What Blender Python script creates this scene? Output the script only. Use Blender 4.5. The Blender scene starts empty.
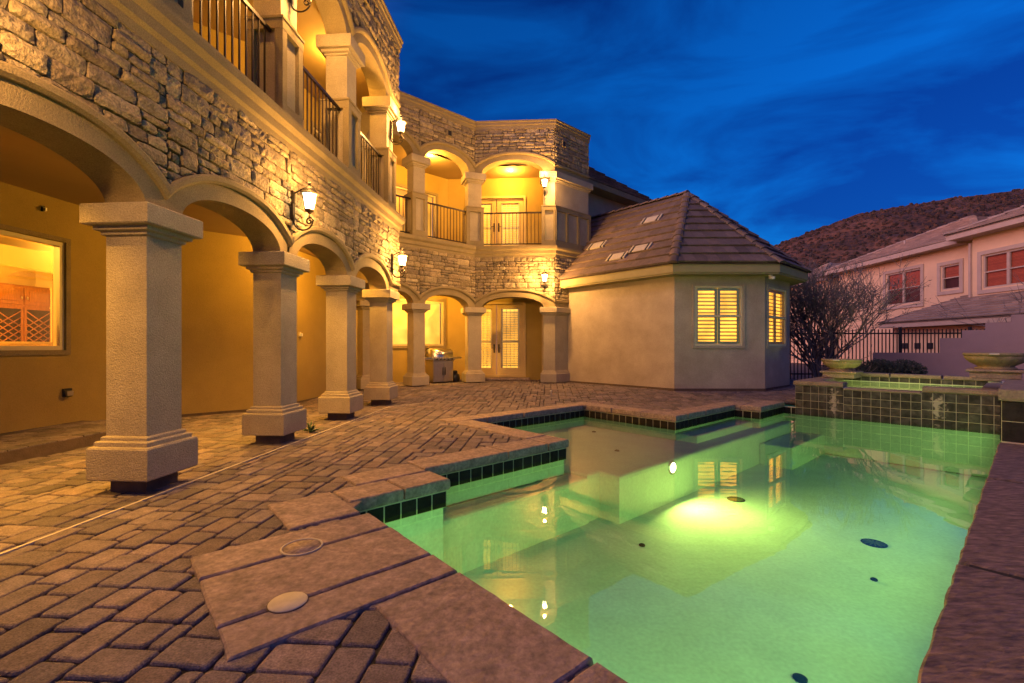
import bpy, bmesh, math, random
from mathutils import Vector, Matrix, noise
random.seed(7)
R = math.radians
D = bpy.data
scene = bpy.context.scene
COL = scene.collection

# ------------------------------------------------------------------ helpers
def az(a):
    return Vector((math.sin(R(a)), math.cos(R(a))))

class MB:
    """collects geometry in world (or local) coordinates, builds ONE mesh object"""
    def __init__(s):
        s.v = []; s.f = []; s.sm = []
    def add(s, vs, fs, smooth=False):
        b = len(s.v)
        s.v += [tuple(v) for v in vs]
        for f in fs:
            s.f.append(tuple(b + i for i in f)); s.sm.append(smooth)
    def box(s, c, size, ax=None, bev=0.0):
        """c centre, size (lx,ly,lz); ax = 2D unit vector of the local x axis"""
        ax = ax if ax is not None else Vector((1, 0))
        ay = Vector((-ax.y, ax.x))
        hx, hy, hz = size[0]/2, size[1]/2, size[2]/2
        def P(a, b, c2): return (c[0]+ax.x*a+ay.x*b, c[1]+ax.y*a+ay.y*b, c[2]+c2)
        if bev <= 0:
            vs = [P(a*hx, b*hy, d*hz) for d in (-1, 1) for a, b in ((-1,-1),(1,-1),(1,1),(-1,1))]
            s.add(vs, [(3,2,1,0),(4,5,6,7),(0,1,5,4),(1,2,6,5),(2,3,7,6),(3,0,4,7)])
        else:
            e = bev
            rings = []
            for z, o in ((-hz, e), (-hz+e, 0), (hz-e, 0), (hz, e)):
                rings.append([P(a*(hx-o), b*(hy-o), z) for a, b in ((-1,-1),(1,-1),(1,1),(-1,1))])
            vs = [p for r in rings for p in r]
            fs = [(3,2,1,0), (12,13,14,15)]
            for k in range(3):
                for i in range(4):
                    j = (i+1) % 4
                    fs.append((k*4+i, k*4+j, k*4+4+j, k*4+4+i))
            s.add(vs, fs)
    def prism(s, poly, z0, z1, top_in=0.0):
        n = len(poly)
        lo = [(p[0], p[1], z0) for p in poly]
        hi = [(p[0], p[1], z1) for p in poly]
        s.add(lo+hi, [tuple(range(n-1, -1, -1)), tuple(range(n, 2*n))] +
              [(i, (i+1) % n, n+(i+1) % n, n+i) for i in range(n)])
    def quad(s, a, b, c, d):
        s.add([a, b, c, d], [(0, 1, 2, 3)])
    def tube(s, path, r, n=6, smooth=True, cap=True):
        path = [Vector(p) for p in path]
        rs = r if isinstance(r, (list, tuple)) else [r]*len(path)
        rings = []
        prev = None
        for i, p in enumerate(path):
            t = (path[min(i+1, len(path)-1)] - path[max(i-1, 0)])
            t = t.normalized() if t.length > 1e-9 else Vector((0, 0, 1))
            if prev is None:
                u = t.orthogonal().normalized()
            else:
                u = (prev - t*prev.dot(t))
                u = u.normalized() if u.length > 1e-6 else t.orthogonal().normalized()
            prev = u
            w = t.cross(u)
            rings.append([p + (u*math.cos(2*math.pi*k/n) + w*math.sin(2*math.pi*k/n))*rs[i] for k in range(n)])
        vs = [q for ring in rings for q in ring]
        fs = []
        for i in range(len(rings)-1):
            for k in range(n):
                fs.append((i*n+k, i*n+(k+1) % n, (i+1)*n+(k+1) % n, (i+1)*n+k))
        if cap:
            fs.append(tuple(range(n-1, -1, -1))); fs.append(tuple((len(rings)-1)*n+k for k in range(n)))
        s.add(vs, fs, smooth)
    def lathe(s, prof, c, n=16, smooth=True, rot0=0.0, flute=0.0, nf=0):
        rings = []
        for r, z in prof:
            ring = []
            for k in range(n):
                a = rot0+2*math.pi*k/n
                rr = r*(1+flute*math.cos(nf*a)) if nf else r
                ring.append((c[0]+rr*math.cos(a), c[1]+rr*math.sin(a), c[2]+z))
            rings.append(ring)
        vs = [q for ring in rings for q in ring]
        fs = [(i*n+k, i*n+(k+1) % n, (i+1)*n+(k+1) % n, (i+1)*n+k) for i in range(len(rings)-1) for k in range(n)]
        fs.append(tuple(range(n-1, -1, -1))); fs.append(tuple((len(rings)-1)*n+k for k in range(n)))
        s.add(vs, fs, smooth)
    def build(s, name, mat, parent=None, auto=None):
        off = Vector((0, 0, 0))
        p = parent
        while p is not None:
            off += Vector(p.location); p = p.parent
        me = D.meshes.new(name)
        me.from_pydata([(v[0]-off.x, v[1]-off.y, v[2]-off.z) for v in s.v], [], s.f)
        me.polygons.foreach_set('use_smooth', s.sm)
        bm = bmesh.new(); bm.from_mesh(me)
        bmesh.ops.recalc_face_normals(bm, faces=bm.faces)
        bm.to_mesh(me); bm.free()
        me.materials.append(mat)
        o = D.objects.new(name, me); COL.objects.link(o)
        if parent: o.parent = parent
        return o
    def build_local(s, name, mat, parent=None):
        me = D.meshes.new(name)
        me.from_pydata(s.v, [], s.f)
        me.polygons.foreach_set('use_smooth', s.sm)
        bm = bmesh.new(); bm.from_mesh(me)
        bmesh.ops.recalc_face_normals(bm, faces=bm.faces)
        bm.to_mesh(me); bm.free()
        me.materials.append(mat)
        o = D.objects.new(name, me); COL.objects.link(o)
        if parent: o.parent = parent
        return o

def up_sheet(o):
    for p in o.data.polygons:
        if p.normal.z < 0: p.flip()
    return o

def tag(o, label=None, cat=None, group=None, kind=None):
    if label: o['label'] = label
    if cat: o['category'] = cat
    if group: o['group'] = group
    if kind: o['kind'] = kind
    return o

def empty(name, loc, label=None, cat=None, group=None, rz=0.0):
    o = D.objects.new(name, None); COL.objects.link(o)
    o.location = loc; o.rotation_euler = (0, 0, rz); o.empty_display_size = .2
    return tag(o, label, cat, group)

def copy_tree(o, parent=None):
    c = o.copy(); COL.objects.link(c)
    c.parent = parent
    for ch in [x for x in D.objects if x.parent == o]:
        copy_tree(ch, c)
    return c

def offs(pts, d, closed=False):
    """mitred offset of a polyline to the RIGHT of its travel"""
    pts = [Vector(p[:2]) for p in pts]
    n = len(pts); out = []
    for i in range(n):
        a = pts[i]-pts[i-1] if (i > 0 or closed) else None
        b = pts[(i+1) % n]-pts[i] if (i < n-1 or closed) else None
        na = Vector((a.y, -a.x)).normalized() if a is not None else None
        nb = Vector((b.y, -b.x)).normalized() if b is not None else None
        if na is None: out.append(pts[i]+nb*d); continue
        if nb is None: out.append(pts[i]+na*d); continue
        m = (na+nb)
        m = m/ (1+na.dot(nb)) if (1+na.dot(nb)) > .05 else na
        out.append(pts[i]+m*d)
    return out

def sweep(mb, pts, prof, closed=False):
    """sweep a closed profile [(offset_right, z)...] along a polyline"""
    cols = [offs(pts, o, closed) for o, z in prof]
    n = len(pts); m = len(prof)
    vs = [(cols[k][i].x, cols[k][i].y, prof[k][1]) for i in range(n) for k in range(m)]
    fs = []
    for i in range(n if closed else n-1):
        j = (i+1) % n
        for k in range(m):
            k2 = (k+1) % m
            fs.append((i*m+k, i*m+k2, j*m+k2, j*m+k))
    if not closed:
        fs.append(tuple(range(m))); fs.append(tuple((n-1)*m+k for k in range(m-1, -1, -1)))
    mb.add(vs, fs)

# ------------------------------------------------------------------ materials
def nt(name):
    m = D.materials.new(name); m.use_nodes = True
    t = m.node_tree; b = t.nodes['Principled BSDF']
    return m, t, b, t.nodes, t.links

def mat(name, col, rough=.7, metal=0.0, var=0.0, vscale=3.0, bump=0.0, bscale=60.0, island=0.0, hue=None,
        stretch=(1, 1, 1), spec=.5, bdist=.02, fine=0.0):
    """principled with object-space noise variation, per-island variation and bump"""
    m, t, b, N, L = nt(name)
    b.inputs['Roughness'].default_value = rough
    b.inputs['Metallic'].default_value = metal
    b.inputs['Specular IOR Level'].default_value = spec
    co = N.new('ShaderNodeTexCoord'); mp = N.new('ShaderNodeMapping')
    mp.inputs['Scale'].default_value = stretch
    L.new(co.outputs['Object'], mp.inputs['Vector'])
    rgb = N.new('ShaderNodeRGB'); rgb.outputs[0].default_value = (*col, 1)
    cur = rgb.outputs[0]
    if hue is not None and island > 0:
        g = N.new('ShaderNodeNewGeometry')
        rr = N.new('ShaderNodeValToRGB')
        rr.color_ramp.interpolation = 'LINEAR'
        cols = [col]+list(hue)
        els = rr.color_ramp.elements
        els[0].color = (*cols[0], 1); els[1].color = (*cols[-1], 1)
        for i in range(1, len(cols)-1):
            e = els.new(i/(len(cols)-1)); e.color = (*cols[i], 1)
        L.new(g.outputs['Random Per Island'], rr.inputs[0]); cur = rr.outputs[0]
    if island > 0:
        g = N.new('ShaderNodeNewGeometry')
        wn = N.new('ShaderNodeTexWhiteNoise'); wn.noise_dimensions = '1D'
        L.new(g.outputs['Random Per Island'], wn.inputs['W'])
        mr = N.new('ShaderNodeMapRange')
        mr.inputs['To Min'].default_value = 1-island; mr.inputs['To Max'].default_value = 1+island
        L.new(wn.outputs['Value'], mr.inputs['Value'])
        mx = N.new('ShaderNodeVectorMath'); mx.operation = 'SCALE'
        L.new(cur, mx.inputs[0]); L.new(mr.outputs[0], mx.inputs['Scale']); cur = mx.outputs[0]
    if var > 0:
        nz = N.new('ShaderNodeTexNoise'); nz.inputs['Scale'].default_value = vscale
        nz.inputs['Detail'].default_value = 8; nz.inputs['Roughness'].default_value = .65
        L.new(mp.outputs[0], nz.inputs['Vector'])
        mr = N.new('ShaderNodeMapRange')
        mr.inputs['From Min'].default_value = .25; mr.inputs['From Max'].default_value = .75
        mr.inputs['To Min'].default_value = 1-var; mr.inputs['To Max'].default_value = 1+var
        L.new(nz.outputs['Fac'], mr.inputs['Value'])
        mx = N.new('ShaderNodeVectorMath'); mx.operation = 'SCALE'
        L.new(cur, mx.inputs[0]); L.new(mr.outputs[0], mx.inputs['Scale']); cur = mx.outputs[0]
    if fine > 0:
        nz = N.new('ShaderNodeTexNoise'); nz.inputs['Scale'].default_value = bscale*1.3
        nz.inputs['Detail'].default_value = 4
        L.new(mp.outputs[0], nz.inputs['Vector'])
        mr = N.new('ShaderNodeMapRange')
        mr.inputs['From Min'].default_value = .3; mr.inputs['From Max'].default_value = .7
        mr.inputs['To Min'].default_value = 1-fine; mr.inputs['To Max'].default_value = 1+fine
        L.new(nz.outputs['Fac'], mr.inputs['Value'])
        mx = N.new('ShaderNodeVectorMath'); mx.operation = 'SCALE'
        L.new(cur, mx.inputs[0]); L.new(mr.outputs[0], mx.inputs['Scale']); cur = mx.outputs[0]
    L.new(cur, b.inputs['Base Color'])
    if bump > 0:
        nz = N.new('ShaderNodeTexNoise'); nz.inputs['Scale'].default_value = bscale
        nz.inputs['Detail'].default_value = 6; nz.inputs['Roughness'].default_value = .6
        L.new(mp.outputs[0], nz.inputs['Vector'])
        bp = N.new('ShaderNodeBump'); bp.inputs['Strength'].default_value = bump
        bp.inputs['Distance'].default_value = bdist
        L.new(nz.outputs['Fac'], bp.inputs['Height']); L.new(bp.outputs[0], b.inputs['Normal'])
    return m

def emit(name, col, strength):
    m, t, b, N, L = nt(name)
    b.inputs['Base Color'].default_value = (*col, 1)
    b.inputs['Emission Color'].default_value = (*col, 1)
    b.inputs['Emission Strength'].default_value = strength
    if 'window' in name:          # rooms are lit unevenly behind the shutters
        co = N.new('ShaderNodeTexCoord'); nz = N.new('ShaderNodeTexNoise'); nz.inputs['Scale'].default_value = 1.7; nz.inputs['Detail'].default_value = 3
        mr = N.new('ShaderNodeMapRange'); mr.inputs['From Min'].default_value = .3; mr.inputs['From Max'].default_value = .7
        mr.inputs['To Min'].default_value = strength*.55; mr.inputs['To Max'].default_value = strength*1.35
        L.new(co.outputs['Object'], nz.inputs['Vector']); L.new(nz.outputs['Fac'], mr.inputs['Value']); L.new(mr.outputs[0], b.inputs['Emission Strength'])
    return m

def glassy(name, tint, ior=1.33, rough=0.0, bump=0.0, bscale=2.0, stretch=(1, 1, 1)):
    m, t, b, N, L = nt(name)
    N.remove(b)
    out = N['Material Output']
    tr = N.new('ShaderNodeBsdfTransparent'); tr.inputs[0].default_value = (*tint, 1)
    gl = N.new('ShaderNodeBsdfGlossy'); gl.inputs['Roughness'].default_value = rough
    gl.inputs[0].default_value = (1, 1, 1, 1)
    fr = N.new('ShaderNodeFresnel'); fr.inputs['IOR'].default_value = ior
    mx = N.new('ShaderNodeMixShader')
    L.new(fr.outputs[0], mx.inputs[0]); L.new(tr.outputs[0], mx.inputs[1]); L.new(gl.outputs[0], mx.inputs[2])
    L.new(mx.outputs[0], out.inputs['Surface'])
    if bump > 0:
        co = N.new('ShaderNodeTexCoord'); mp = N.new('ShaderNodeMapping')
        mp.inputs['Scale'].default_value = stretch
        nz = N.new('ShaderNodeTexNoise'); nz.inputs['Scale'].default_value = bscale; nz.inputs['Detail'].default_value = 3
        bp = N.new('ShaderNodeBump'); bp.inputs['Strength'].default_value = bump; bp.inputs['Distance'].default_value = .02
        L.new(co.outputs['Object'], mp.inputs[0]); L.new(mp.outputs[0], nz.inputs['Vector'])
        L.new(nz.outputs['Fac'], bp.inputs['Height'])
        L.new(bp.outputs[0], gl.inputs['Normal']); L.new(bp.outputs[0], fr.inputs['Normal'])
    return m

M = {}
M['stucco'] = mat('stucco', (.36, .29, .21), .9, var=.16, vscale=1.6, bump=.9, bscale=75, fine=.2, spec=.2, bdist=.012)
M['stucco_col'] = mat('column stucco', (.37, .305, .225), .9, var=.18, vscale=2.2, bump=1.0, bscale=75, fine=.2, spec=.2, bdist=.014)
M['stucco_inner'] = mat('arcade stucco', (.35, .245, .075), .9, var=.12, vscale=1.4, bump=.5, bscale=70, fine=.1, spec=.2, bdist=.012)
M['trim'] = mat('trim stucco', (.26, .20, .115), .9, var=.16, vscale=3, bump=.9, bscale=80, fine=.2, spec=.2, bdist=.01)
M['casita'] = mat('casita stucco', (.40, .325, .25), .9, var=.2, vscale=1.6, bump=.8, bscale=65, fine=.16, spec=.2, bdist=.012)
M['foot'] = mat('foot', (.10, .065, .045), .9, var=.3, vscale=8, bump=.4)
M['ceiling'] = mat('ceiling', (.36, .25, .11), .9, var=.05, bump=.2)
M['stone'] = mat('stone', (.31, .235, .145), .92, var=.34, vscale=9, bump=1.0, bscale=36, island=.22,
                 hue=[(.25, .19, .135), (.36, .28, .175), (.21, .165, .125), (.40, .32, .21), (.28, .205, .125)], fine=.3, spec=.2, bdist=.03)
M['mortar'] = mat('mortar', (.07, .055, .04), .95, var=.2, bump=.3)
M['paver'] = mat('paver', (.17, .132, .13), .86, var=.40, vscale=11, bump=1.0, bscale=85, island=.28,
                 hue=[(.12, .098, .105), (.195, .148, .14), (.15, .12, .125), (.18, .13, .122)], fine=.36, spec=.3, bdist=.012)
M['grout'] = mat('grout', (.022, .016, .013), .95, var=.3, vscale=12, bump=.5)
M['slab'] = mat('slab', (.29, .212, .19), .82, var=.42, vscale=8, bump=1.0, bscale=26, island=.18, fine=.28, spec=.3, bdist=.016,
                hue=[(.27, .20, .18), (.34, .245, .205)])
M['slate'] = mat('slate', (.20, .135, .115), .72, var=.6, vscale=7, bump=1.0, bscale=10, island=.16, fine=.4,
                 stretch=(1, 3.2, 1), spec=.4, bdist=.045)
M['coping_edge'] = mat('spa coping', (.25, .18, .13), .85, var=.35, vscale=6, bump=.8, bscale=30, island=.1, fine=.2)
M['tile'] = mat('tile', (.020, .016, .014), .6, spec=.12, var=.5, vscale=9, bump=.5, bscale=24, island=.35)
M['tile_grout'] = mat('tile grout', (.52, .46, .30), .8, var=.2, vscale=10)
M['plaster'] = mat('plaster', (.72, .78, .68), .7, var=.10, vscale=2.5, fine=.08, bscale=22, spec=.2)
M['rooftile'] = mat('roof tile', (.15, .108, .095), .85, var=.25, vscale=5, bump=.6, bscale=40, island=.16,
                    hue=[(.125, .09, .08), (.175, .12, .10)], fine=.2, spec=.25)
M['fascia'] = mat('fascia', (.30, .25, .12), .8, var=.1, vscale=4, bump=.2)
M['bronze'] = mat('bronze', (.035, .022, .016), .45, metal=.6, var=.2, vscale=20)
M['lantern'] = mat('lantern iron', (.035, .022, .012), .5, metal=.5, var=.3, vscale=40, bump=.3, bscale=90)
M['steel'] = mat('steel', (.55, .52, .48), .28, metal=1.0, var=.1, vscale=8)
M['darkmetal'] = mat('dark metal', (.03, .03, .03), .4, metal=.4)
M['white'] = mat('white plastic', (.75, .73, .68), .5, var=.05)
M['cream'] = mat('cream paint', (.62, .52, .33), .55, var=.05, bump=.1)
M['doorpaint'] = mat('door paint', (.46, .33, .14), .55, var=.08, bump=.1)
M['lidgrey'] = mat('skimmer lid', (.42, .36, .29), .6, var=.2, vscale=12)
M['shutter'] = mat('shutter', (.78, .70, .5), .5)
M['wood'] = mat('wood', (.30, .12, .035), .45, var=.35, vscale=6, stretch=(8, 8, 1), bump=.1)
M['lit'] = emit('lit window', (1, .54, .07), .66)
M['lit_dim'] = emit('lit window dim', (1, .46, .05), .40)
M['bulb'] = emit('lantern glow', (1, .74, .36), 9.0)
M['can'] = emit('downlight glow', (1, .72, .35), 9.0)
M['poolbulb'] = emit('pool lamp', (1, .92, .45), 6.0)
M['glass'] = glassy('window glass', (.9, .9, .86), 1.5)
M['water'] = glassy('pool water', (.78, .96, .80), 1.56, bump=.07, bscale=1.6)
M['dirt'] = mat('dirt', (.09, .06, .045), .95, var=.4, vscale=3, bump=.8, bscale=20)
M['bark'] = mat('bark', (.17, .13, .12), .9, var=.3, vscale=12)
M['leaf'] = mat('leaf', (.035, .05, .02), .7, island=.5, hue=[(.05, .045, .02), (.03, .05, .022)])
M['weed'] = mat('weed leaf', (.07, .12, .035), .6, island=.3)
M['dryleaf'] = mat('dry leaf', (.10, .055, .025), .8, island=.4, hue=[(.07, .06, .03), (.12, .06, .03)])
M['nstucco'] = mat('neighbour stucco', (.70, .47, .27), .9, var=.1, vscale=1, bump=.3, bscale=50)
M['ntrim'] = mat('neighbour trim', (.46, .34, .25), .85, var=.1)
M['gardenwall'] = mat('garden wall stucco', (.30, .20, .185), .9, var=.12, vscale=1.2, bump=.5, bscale=60, fine=.08)
M['urn'] = mat('cast stone', (.25, .195, .10), .85, var=.35, vscale=9, bump=.6, bscale=40, fine=.15)
M['black'] = mat('black', (.012, .011, .01), .7)
M['drain_bar'] = mat('drain bar', (.10, .12, .05), .9, spec=.05)
M['drain'] = mat('drain', (.02, .03, .015), .9, spec=.05)

def hill_mat():
    m, t, b, N, L = nt('hill')
    b.inputs['Roughness'].default_value = .95
    co = N.new('ShaderNodeTexCoord')
    a = N.new('ShaderNodeTexNoise'); a.inputs['Scale'].default_value = .045; a.inputs['Detail'].default_value = 6
    c = N.new('ShaderNodeTexVoronoi'); c.inputs['Scale'].default_value = .42
    L.new(co.outputs['Object'], a.inputs['Vector']); L.new(co.outputs['Object'], c.inputs['Vector'])
    r1 = N.new('ShaderNodeValToRGB')
    r1.color_ramp.elements[0].color = (.055, .026, .014, 1); r1.color_ramp.elements[0].position = .38
    r1.color_ramp.elements[1].color = (.16, .07, .034, 1); r1.color_ramp.elements[1].position = .68
    L.new(a.outputs['Fac'], r1.inputs[0])
    r2 = N.new('ShaderNodeValToRGB')
    r2.color_ramp.elements[0].color = (.25, .3, .22, 1); r2.color_ramp.elements[0].position = .22
    r2.color_ramp.elements[1].color = (1, 1, 1, 1); r2.color_ramp.elements[1].position = .55
    L.new(c.outputs['Distance'], r2.inputs[0])
    mx = N.new('ShaderNodeMix'); mx.data_type = 'RGBA'; mx.blend_type = 'MULTIPLY'; mx.inputs[0].default_value = 1
    L.new(r1.outputs[0], mx.inputs[6]); L.new(r2.outputs[0], mx.inputs[7])
    L.new(mx.outputs[2], b.inputs['Base Color'])
    return m
M['hill'] = hill_mat()

# ------------------------------------------------------------------ frames
DP = az(48.8); DQ = az(-41.2)
def PQ(p, q): return Vector((DP.x*p + DQ.x*q, DP.y*p + DQ.y*q))
def PQ3(p, q, z): v = PQ(p, q); return (v.x, v.y, z)
def pqbox(mb, p0, p1, q0, q1, z0, z1, bev=0):
    c = PQ((p0+p1)/2, (q0+q1)/2)
    mb.box((c.x, c.y, (z0+z1)/2), (p1-p0, q1-q0, z1-z0), DP, bev)

WD = az(4.5); WN = Vector((WD.y, -WD.x))
C1 = Vector((-3.09, 4.05))
wing = [C1 + WD*s for s in (-5.79, -3.86, -1.93, 0, 1.95, 3.87, 5.78)]
C4 = wing[-1]
E0 = C4 + WD*.55
J = Vector((-3.95, 12.05)); K5 = Vector((-2.68, 13.15)); K6 = Vector((-1.18, 14.45)); K7 = Vector((1.35, 14.30)); KC = Vector((2.58, 15.38))
FAC = wing + [E0, J, K5, K6, K7, KC]        # facade line, outward is to the right
T = .37                                      # facade thickness

def inside(poly, x, y):
    c = False; n = len(poly); j = n-1
    for i in range(n):
        xi, yi = poly[i][0], poly[i][1]; xj, yj = poly[j][0], poly[j][1]
        if (yi > y) != (yj > y) and x < (xj-xi)*(y-yi)/(yj-yi)+xi: c = not c
        j = i
    return c

# ================================================================== GROUND
POOL = [(1.44, .27), (1.44, 3.577), (2.37, 3.577), (2.37, 4.05), (4.56, 4.05), (4.56, 6.24), (7.5, 6.24),
        (7.5, 4.15), (9.95, 4.15), (9.95, 3.64), (11.3, 3.64), (11.3, .27)]
poolw = [PQ(*a) for a in POOL]
SPA = [(11.3, -.3), (11.3, 3.43), (14.0, 3.43), (14.0, -.3)]

def sheet_with_hole(name, outer, hole, z, mt, kind='structure'):
    bm = bmesh.new()
    def loop(pts):
        vs = [bm.verts.new((p[0], p[1], z)) for p in pts]
        return [bm.edges.new((vs[i], vs[(i+1) % len(vs)])) for i in range(len(vs))]
    es = loop(outer)+loop(hole)
    bmesh.ops.triangle_fill(bm, use_beauty=True, edges=es)
    for f in bm.faces:
        if f.normal.z < 0: f.normal_flip()
    me = D.meshes.new(name); bm.to_mesh(me); bm.free(); me.materials.append(mt)
    o = D.objects.new(name, me); COL.objects.link(o)
    return tag(o, kind=kind)

hole = [PQ(*a) for a in [(1.2, .05), (1.2, 3.8), (2.15, 3.8), (2.15, 4.25), (4.35, 4.25), (4.35, 6.45), (7.72, 6.45),
                         (7.72, 4.37), (10.15, 4.37), (10.15, 3.85), (11.32, 3.85), (11.32, .05)]]
sheet_with_hole('ground', [(-420, -420), (420, -420), (420, 420), (-420, 420)], hole, -.05, M['dirt'])
DECK = [(-7, -3), (2.2, -2.4), (9.6, 5.2), (11.2, 8.2), (9.3, 10.4), (10.2, 13.6), (9.5, 18), (-7, 18)]
sheet_with_hole('paving_bed', DECK, hole, -.02, M['grout'])

def RISE(x, y):
    t = min(max((y-9.6)/3.2, 0), 1); return .10*t*t*(3-2*t)
# --- pavers: modular ashlar laid square to the arcade -----------------------
def pavers():
    mb = MB(); U = .088
    GX0, GX1, GY0, GY1 = -84, 145, -22, 206     # grid in arcade frame (across, along)
    ax, ay = Vector((WD.y, -WD.x)), WD
    occ = set()
    rnd = random.Random(3)
    dead = [Vector((-3.1, 0))]
    for gy in range(GY0, GY1):
        gx = GX0
        while gx < GX1:
            if (gx, gy) in occ: gx += 1; continue
            opts = [(3, 2), (2, 3), (2, 2), (3, 2), (2, 3), (2, 1), (1, 2), (1, 1)]
            head = opts[:5]; rnd.shuffle(head)
            for w, h in head+opts[5:]:
                if all((gx+i, gy+j) not in occ for i in range(w) for j in range(h)): break
            for i in range(w):
                for j in range(h): occ.add((gx+i, gy+j))
            g = .006
            x0, x1 = gx*U+g, (gx+w)*U-g; y0, y1 = gy*U+g, (gy+h)*U-g
            cn = [ax*a+ay*b for a, b in ((x0, y0), (x1, y0), (x1, y1), (x0, y1))]
            cc = sum(cn, Vector((0, 0)))/4
            gx += w
            if cc.length > 19 or cc.y < .2 or cc.x < -6.2: continue
            if abs(cc.x) > 1.35*cc.y+1.2: continue
            if not inside(DECK, cc.x, cc.y): continue
            if any(inside(poolw, c.x, c.y) for c in cn): continue
            if inside(SPAW, cc.x, cc.y) or any(inside(SPAW, c.x, c.y) for c in cn): continue
            if any(inside(s, c.x, c.y) for s in SLABZ for c in cn) and all(inside(sl, cc.x, cc.y) or True for sl in SLABZ):
                # keep stones only partly under a slab, drop those wholly under
                if any(all(inside(s, c.x, c.y) for c in cn) for s in SLABZ): continue
            if inside(PLATF, cc.x, cc.y): continue
            dz = rnd.uniform(-.004, .003)+RISE(cc.x, cc.y); b = .012
            vs = []
            tl = [rnd.uniform(-.002, .002) for _ in range(4)]
            jit = [Vector((rnd.uniform(-.005, .005), rnd.uniform(-.005, .005))) for _ in range(4)]
            pts = []
            for k in range(4):
                a_, b_, c_ = cn[k-1]+jit[k-1], cn[k]+jit[k], cn[(k+1) % 4]+jit[(k+1) % 4]
                e1, e2 = (a_-b_).normalized(), (c_-b_).normalized()
                q_ = rnd.uniform(.010, .026)
                pts += [(b_+e1*q_, tl[k]), (b_+(e1+e2)*q_*.28, tl[k]), (b_+e2*q_, tl[k])]
            m_ = len(pts)
            for ins, z in ((0, -.03), (0, -.012+dz), (.35*b, -.004+dz), (b, dz)):
                for p_, t_ in pts:
                    p = p_+(cc-p_).normalized()*ins*1.3
                    vs.append((p.x, p.y, z+(t_ if z > -.029 else 0)))
            fs = [tuple(3*m_+k for k in range(m_))]
            for r in range(3):
                for k in range(m_):
                    k2 = (k+1) % m_; fs.append((r*m_+k, r*m_+k2, (r+1)*m_+k2, (r+1)*m_+k))
            mb.add(vs, fs)
    o = mb.build('paved_deck', M['paver']); tag(o, kind='structure')

SPAW = [PQ(*a) for a in SPA]
SLABZ = [[PQ(*a) for a in ((.33, 2.085), (.33, 3.27), (1.44, 3.27), (1.44, 2.085))]]
STEPX = lambda y: -5.36+.0787*(y-5.3)
PLATF = [(-9, -1), (STEPX(-1), -1), (STEPX(6.9), 6.9), (-9, 6.9)]
pavers()

# raised step platform along the house wall
pl = MB()
pl.prism([(-6.9, -1), (STEPX(-1), -1), (STEPX(6.9), 6.9), (-6.9, 6.9)], -.02, .125)
o = tag(pl.build('porch_step', M['foot']), kind='structure')
pb = MB(); rnd = random.Random(5)
for row in range(6):
    y = -1.0 - rnd.random()*.2
    while y < 6.75:
        l = rnd.choice((.2, .3, .3)); xo = STEPX(y)-row*.2
        c = Vector((xo-.1+.012, y+l/2))
        if c.x > -6.6: pb.box((c.x, c.y, .118), (.19, l-.01, .05), WN, .008)
        y += l
tag(pb.build('porch_paving', M['paver']), kind='structure')

# pale joint between arcade slab and deck
jt = MB()
jl = [WN*0 + (C1+WD*s+WN*.12) for s in (-4.5, 0, 5.4)] + [Vector((-1.73, 10.3)), Vector((-.66, 10.85)), Vector((.35, 11.1)), Vector((1.72, 11.5)), Vector((3.1, 11.7))]
sweep(jt, jl, [(-.011, -.01), (.011, -.01), (.011, .006), (-.011, .006)])
tag(jt.build('expansion_joint', M['lidgrey']), kind='structure')

# ================================================================== POOL
pc = PQ(6, 2)
pool = empty('swimming_pool', (pc.x, pc.y, 0), 'angular in-ground swimming pool of glowing green water with stone coping', 'swimming pool')
wl = -.205
def ring_poly(d): return offs(poolw, d, True)
# travel direction of POOL list: left of travel must be outside -> test sign
_t = offs(poolw, .1, True)
SGN = 1 if not inside(poolw, _t[0].x, _t[0].y) else -1
tile_face = offs(poolw, SGN*.03, True)
bs = MB()
n = len(tile_face); FZ = -1.02
lo = [(p.x, p.y, FZ) for p in offs(poolw, SGN*.05, True)]; hi = [(p.x, p.y, -.085) for p in offs(poolw, SGN*.05, True)]
bs.add(lo+hi, [tuple(range(n))]+[(i, (i+1) % n, n+(i+1) % n, n+i) for i in range(n)])
basin = bs.build('basin', M['plaster'], pool)
# shelf and benches
sh = MB()
def pqprism(mb, pts, z0, z1):
    mb.prism([PQ(*a) for a in pts], z0, z1)
def rounded(mb, pts, z0, z1, r=.05):
    # prism with softened top edge
    P = [PQ(*a) for a in pts]
    a = sum((P[i].x*P[(i+1) % len(P)].y-P[(i+1) % len(P)].x*P[i].y) for i in range(len(P)))
    sg = -1 if a > 0 else 1       # right offset is outward for ccw
    rings = []
    for ins, z in ((0, z0), (0, z1-r), (r*.3, z1-r*.3), (r, z1)):
        q = offs(P, sg*ins, True); rings.append([(v.x, v.y, z) for v in q])
    n = len(P); vs = [v for rr in rings for v in rr]
    fs = [tuple(3*n+i for i in range(n))]
    for k in range(3):
        for i in range(n): fs.append((k*n+i, k*n+(i+1) % n, k*n+n+(i+1) % n, k*n+n+i))
    mb.add(vs, fs)
rounded(sh, [(4.60, 3.78), (4.86, 3.78), (4.86, 3.47), (11.34, 3.47), (11.34, 3.68), (9.99, 3.68), (9.99, 4.19), (7.54, 4.19), (7.54, 6.28), (4.60, 6.28)], FZ, -.42)
sh.build('shallow_shelf', M['plaster'], pool)
sb = MB()
rounded(sb, [(2.40, 3.75), (4.59, 3.75), (4.59, 4.09), (2.40, 4.09)], FZ, -.44, .04)
rounded(sb, [(7.56, 3.80), (9.93, 3.80), (9.93, 4.18), (7.56, 4.18)], -.5, -.30, .03)
rounded(sb, [(9.4, 2.9), (11.34, 2.9), (11.34, 3.46), (9.4, 3.46)], FZ, -.62, .03)
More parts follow.
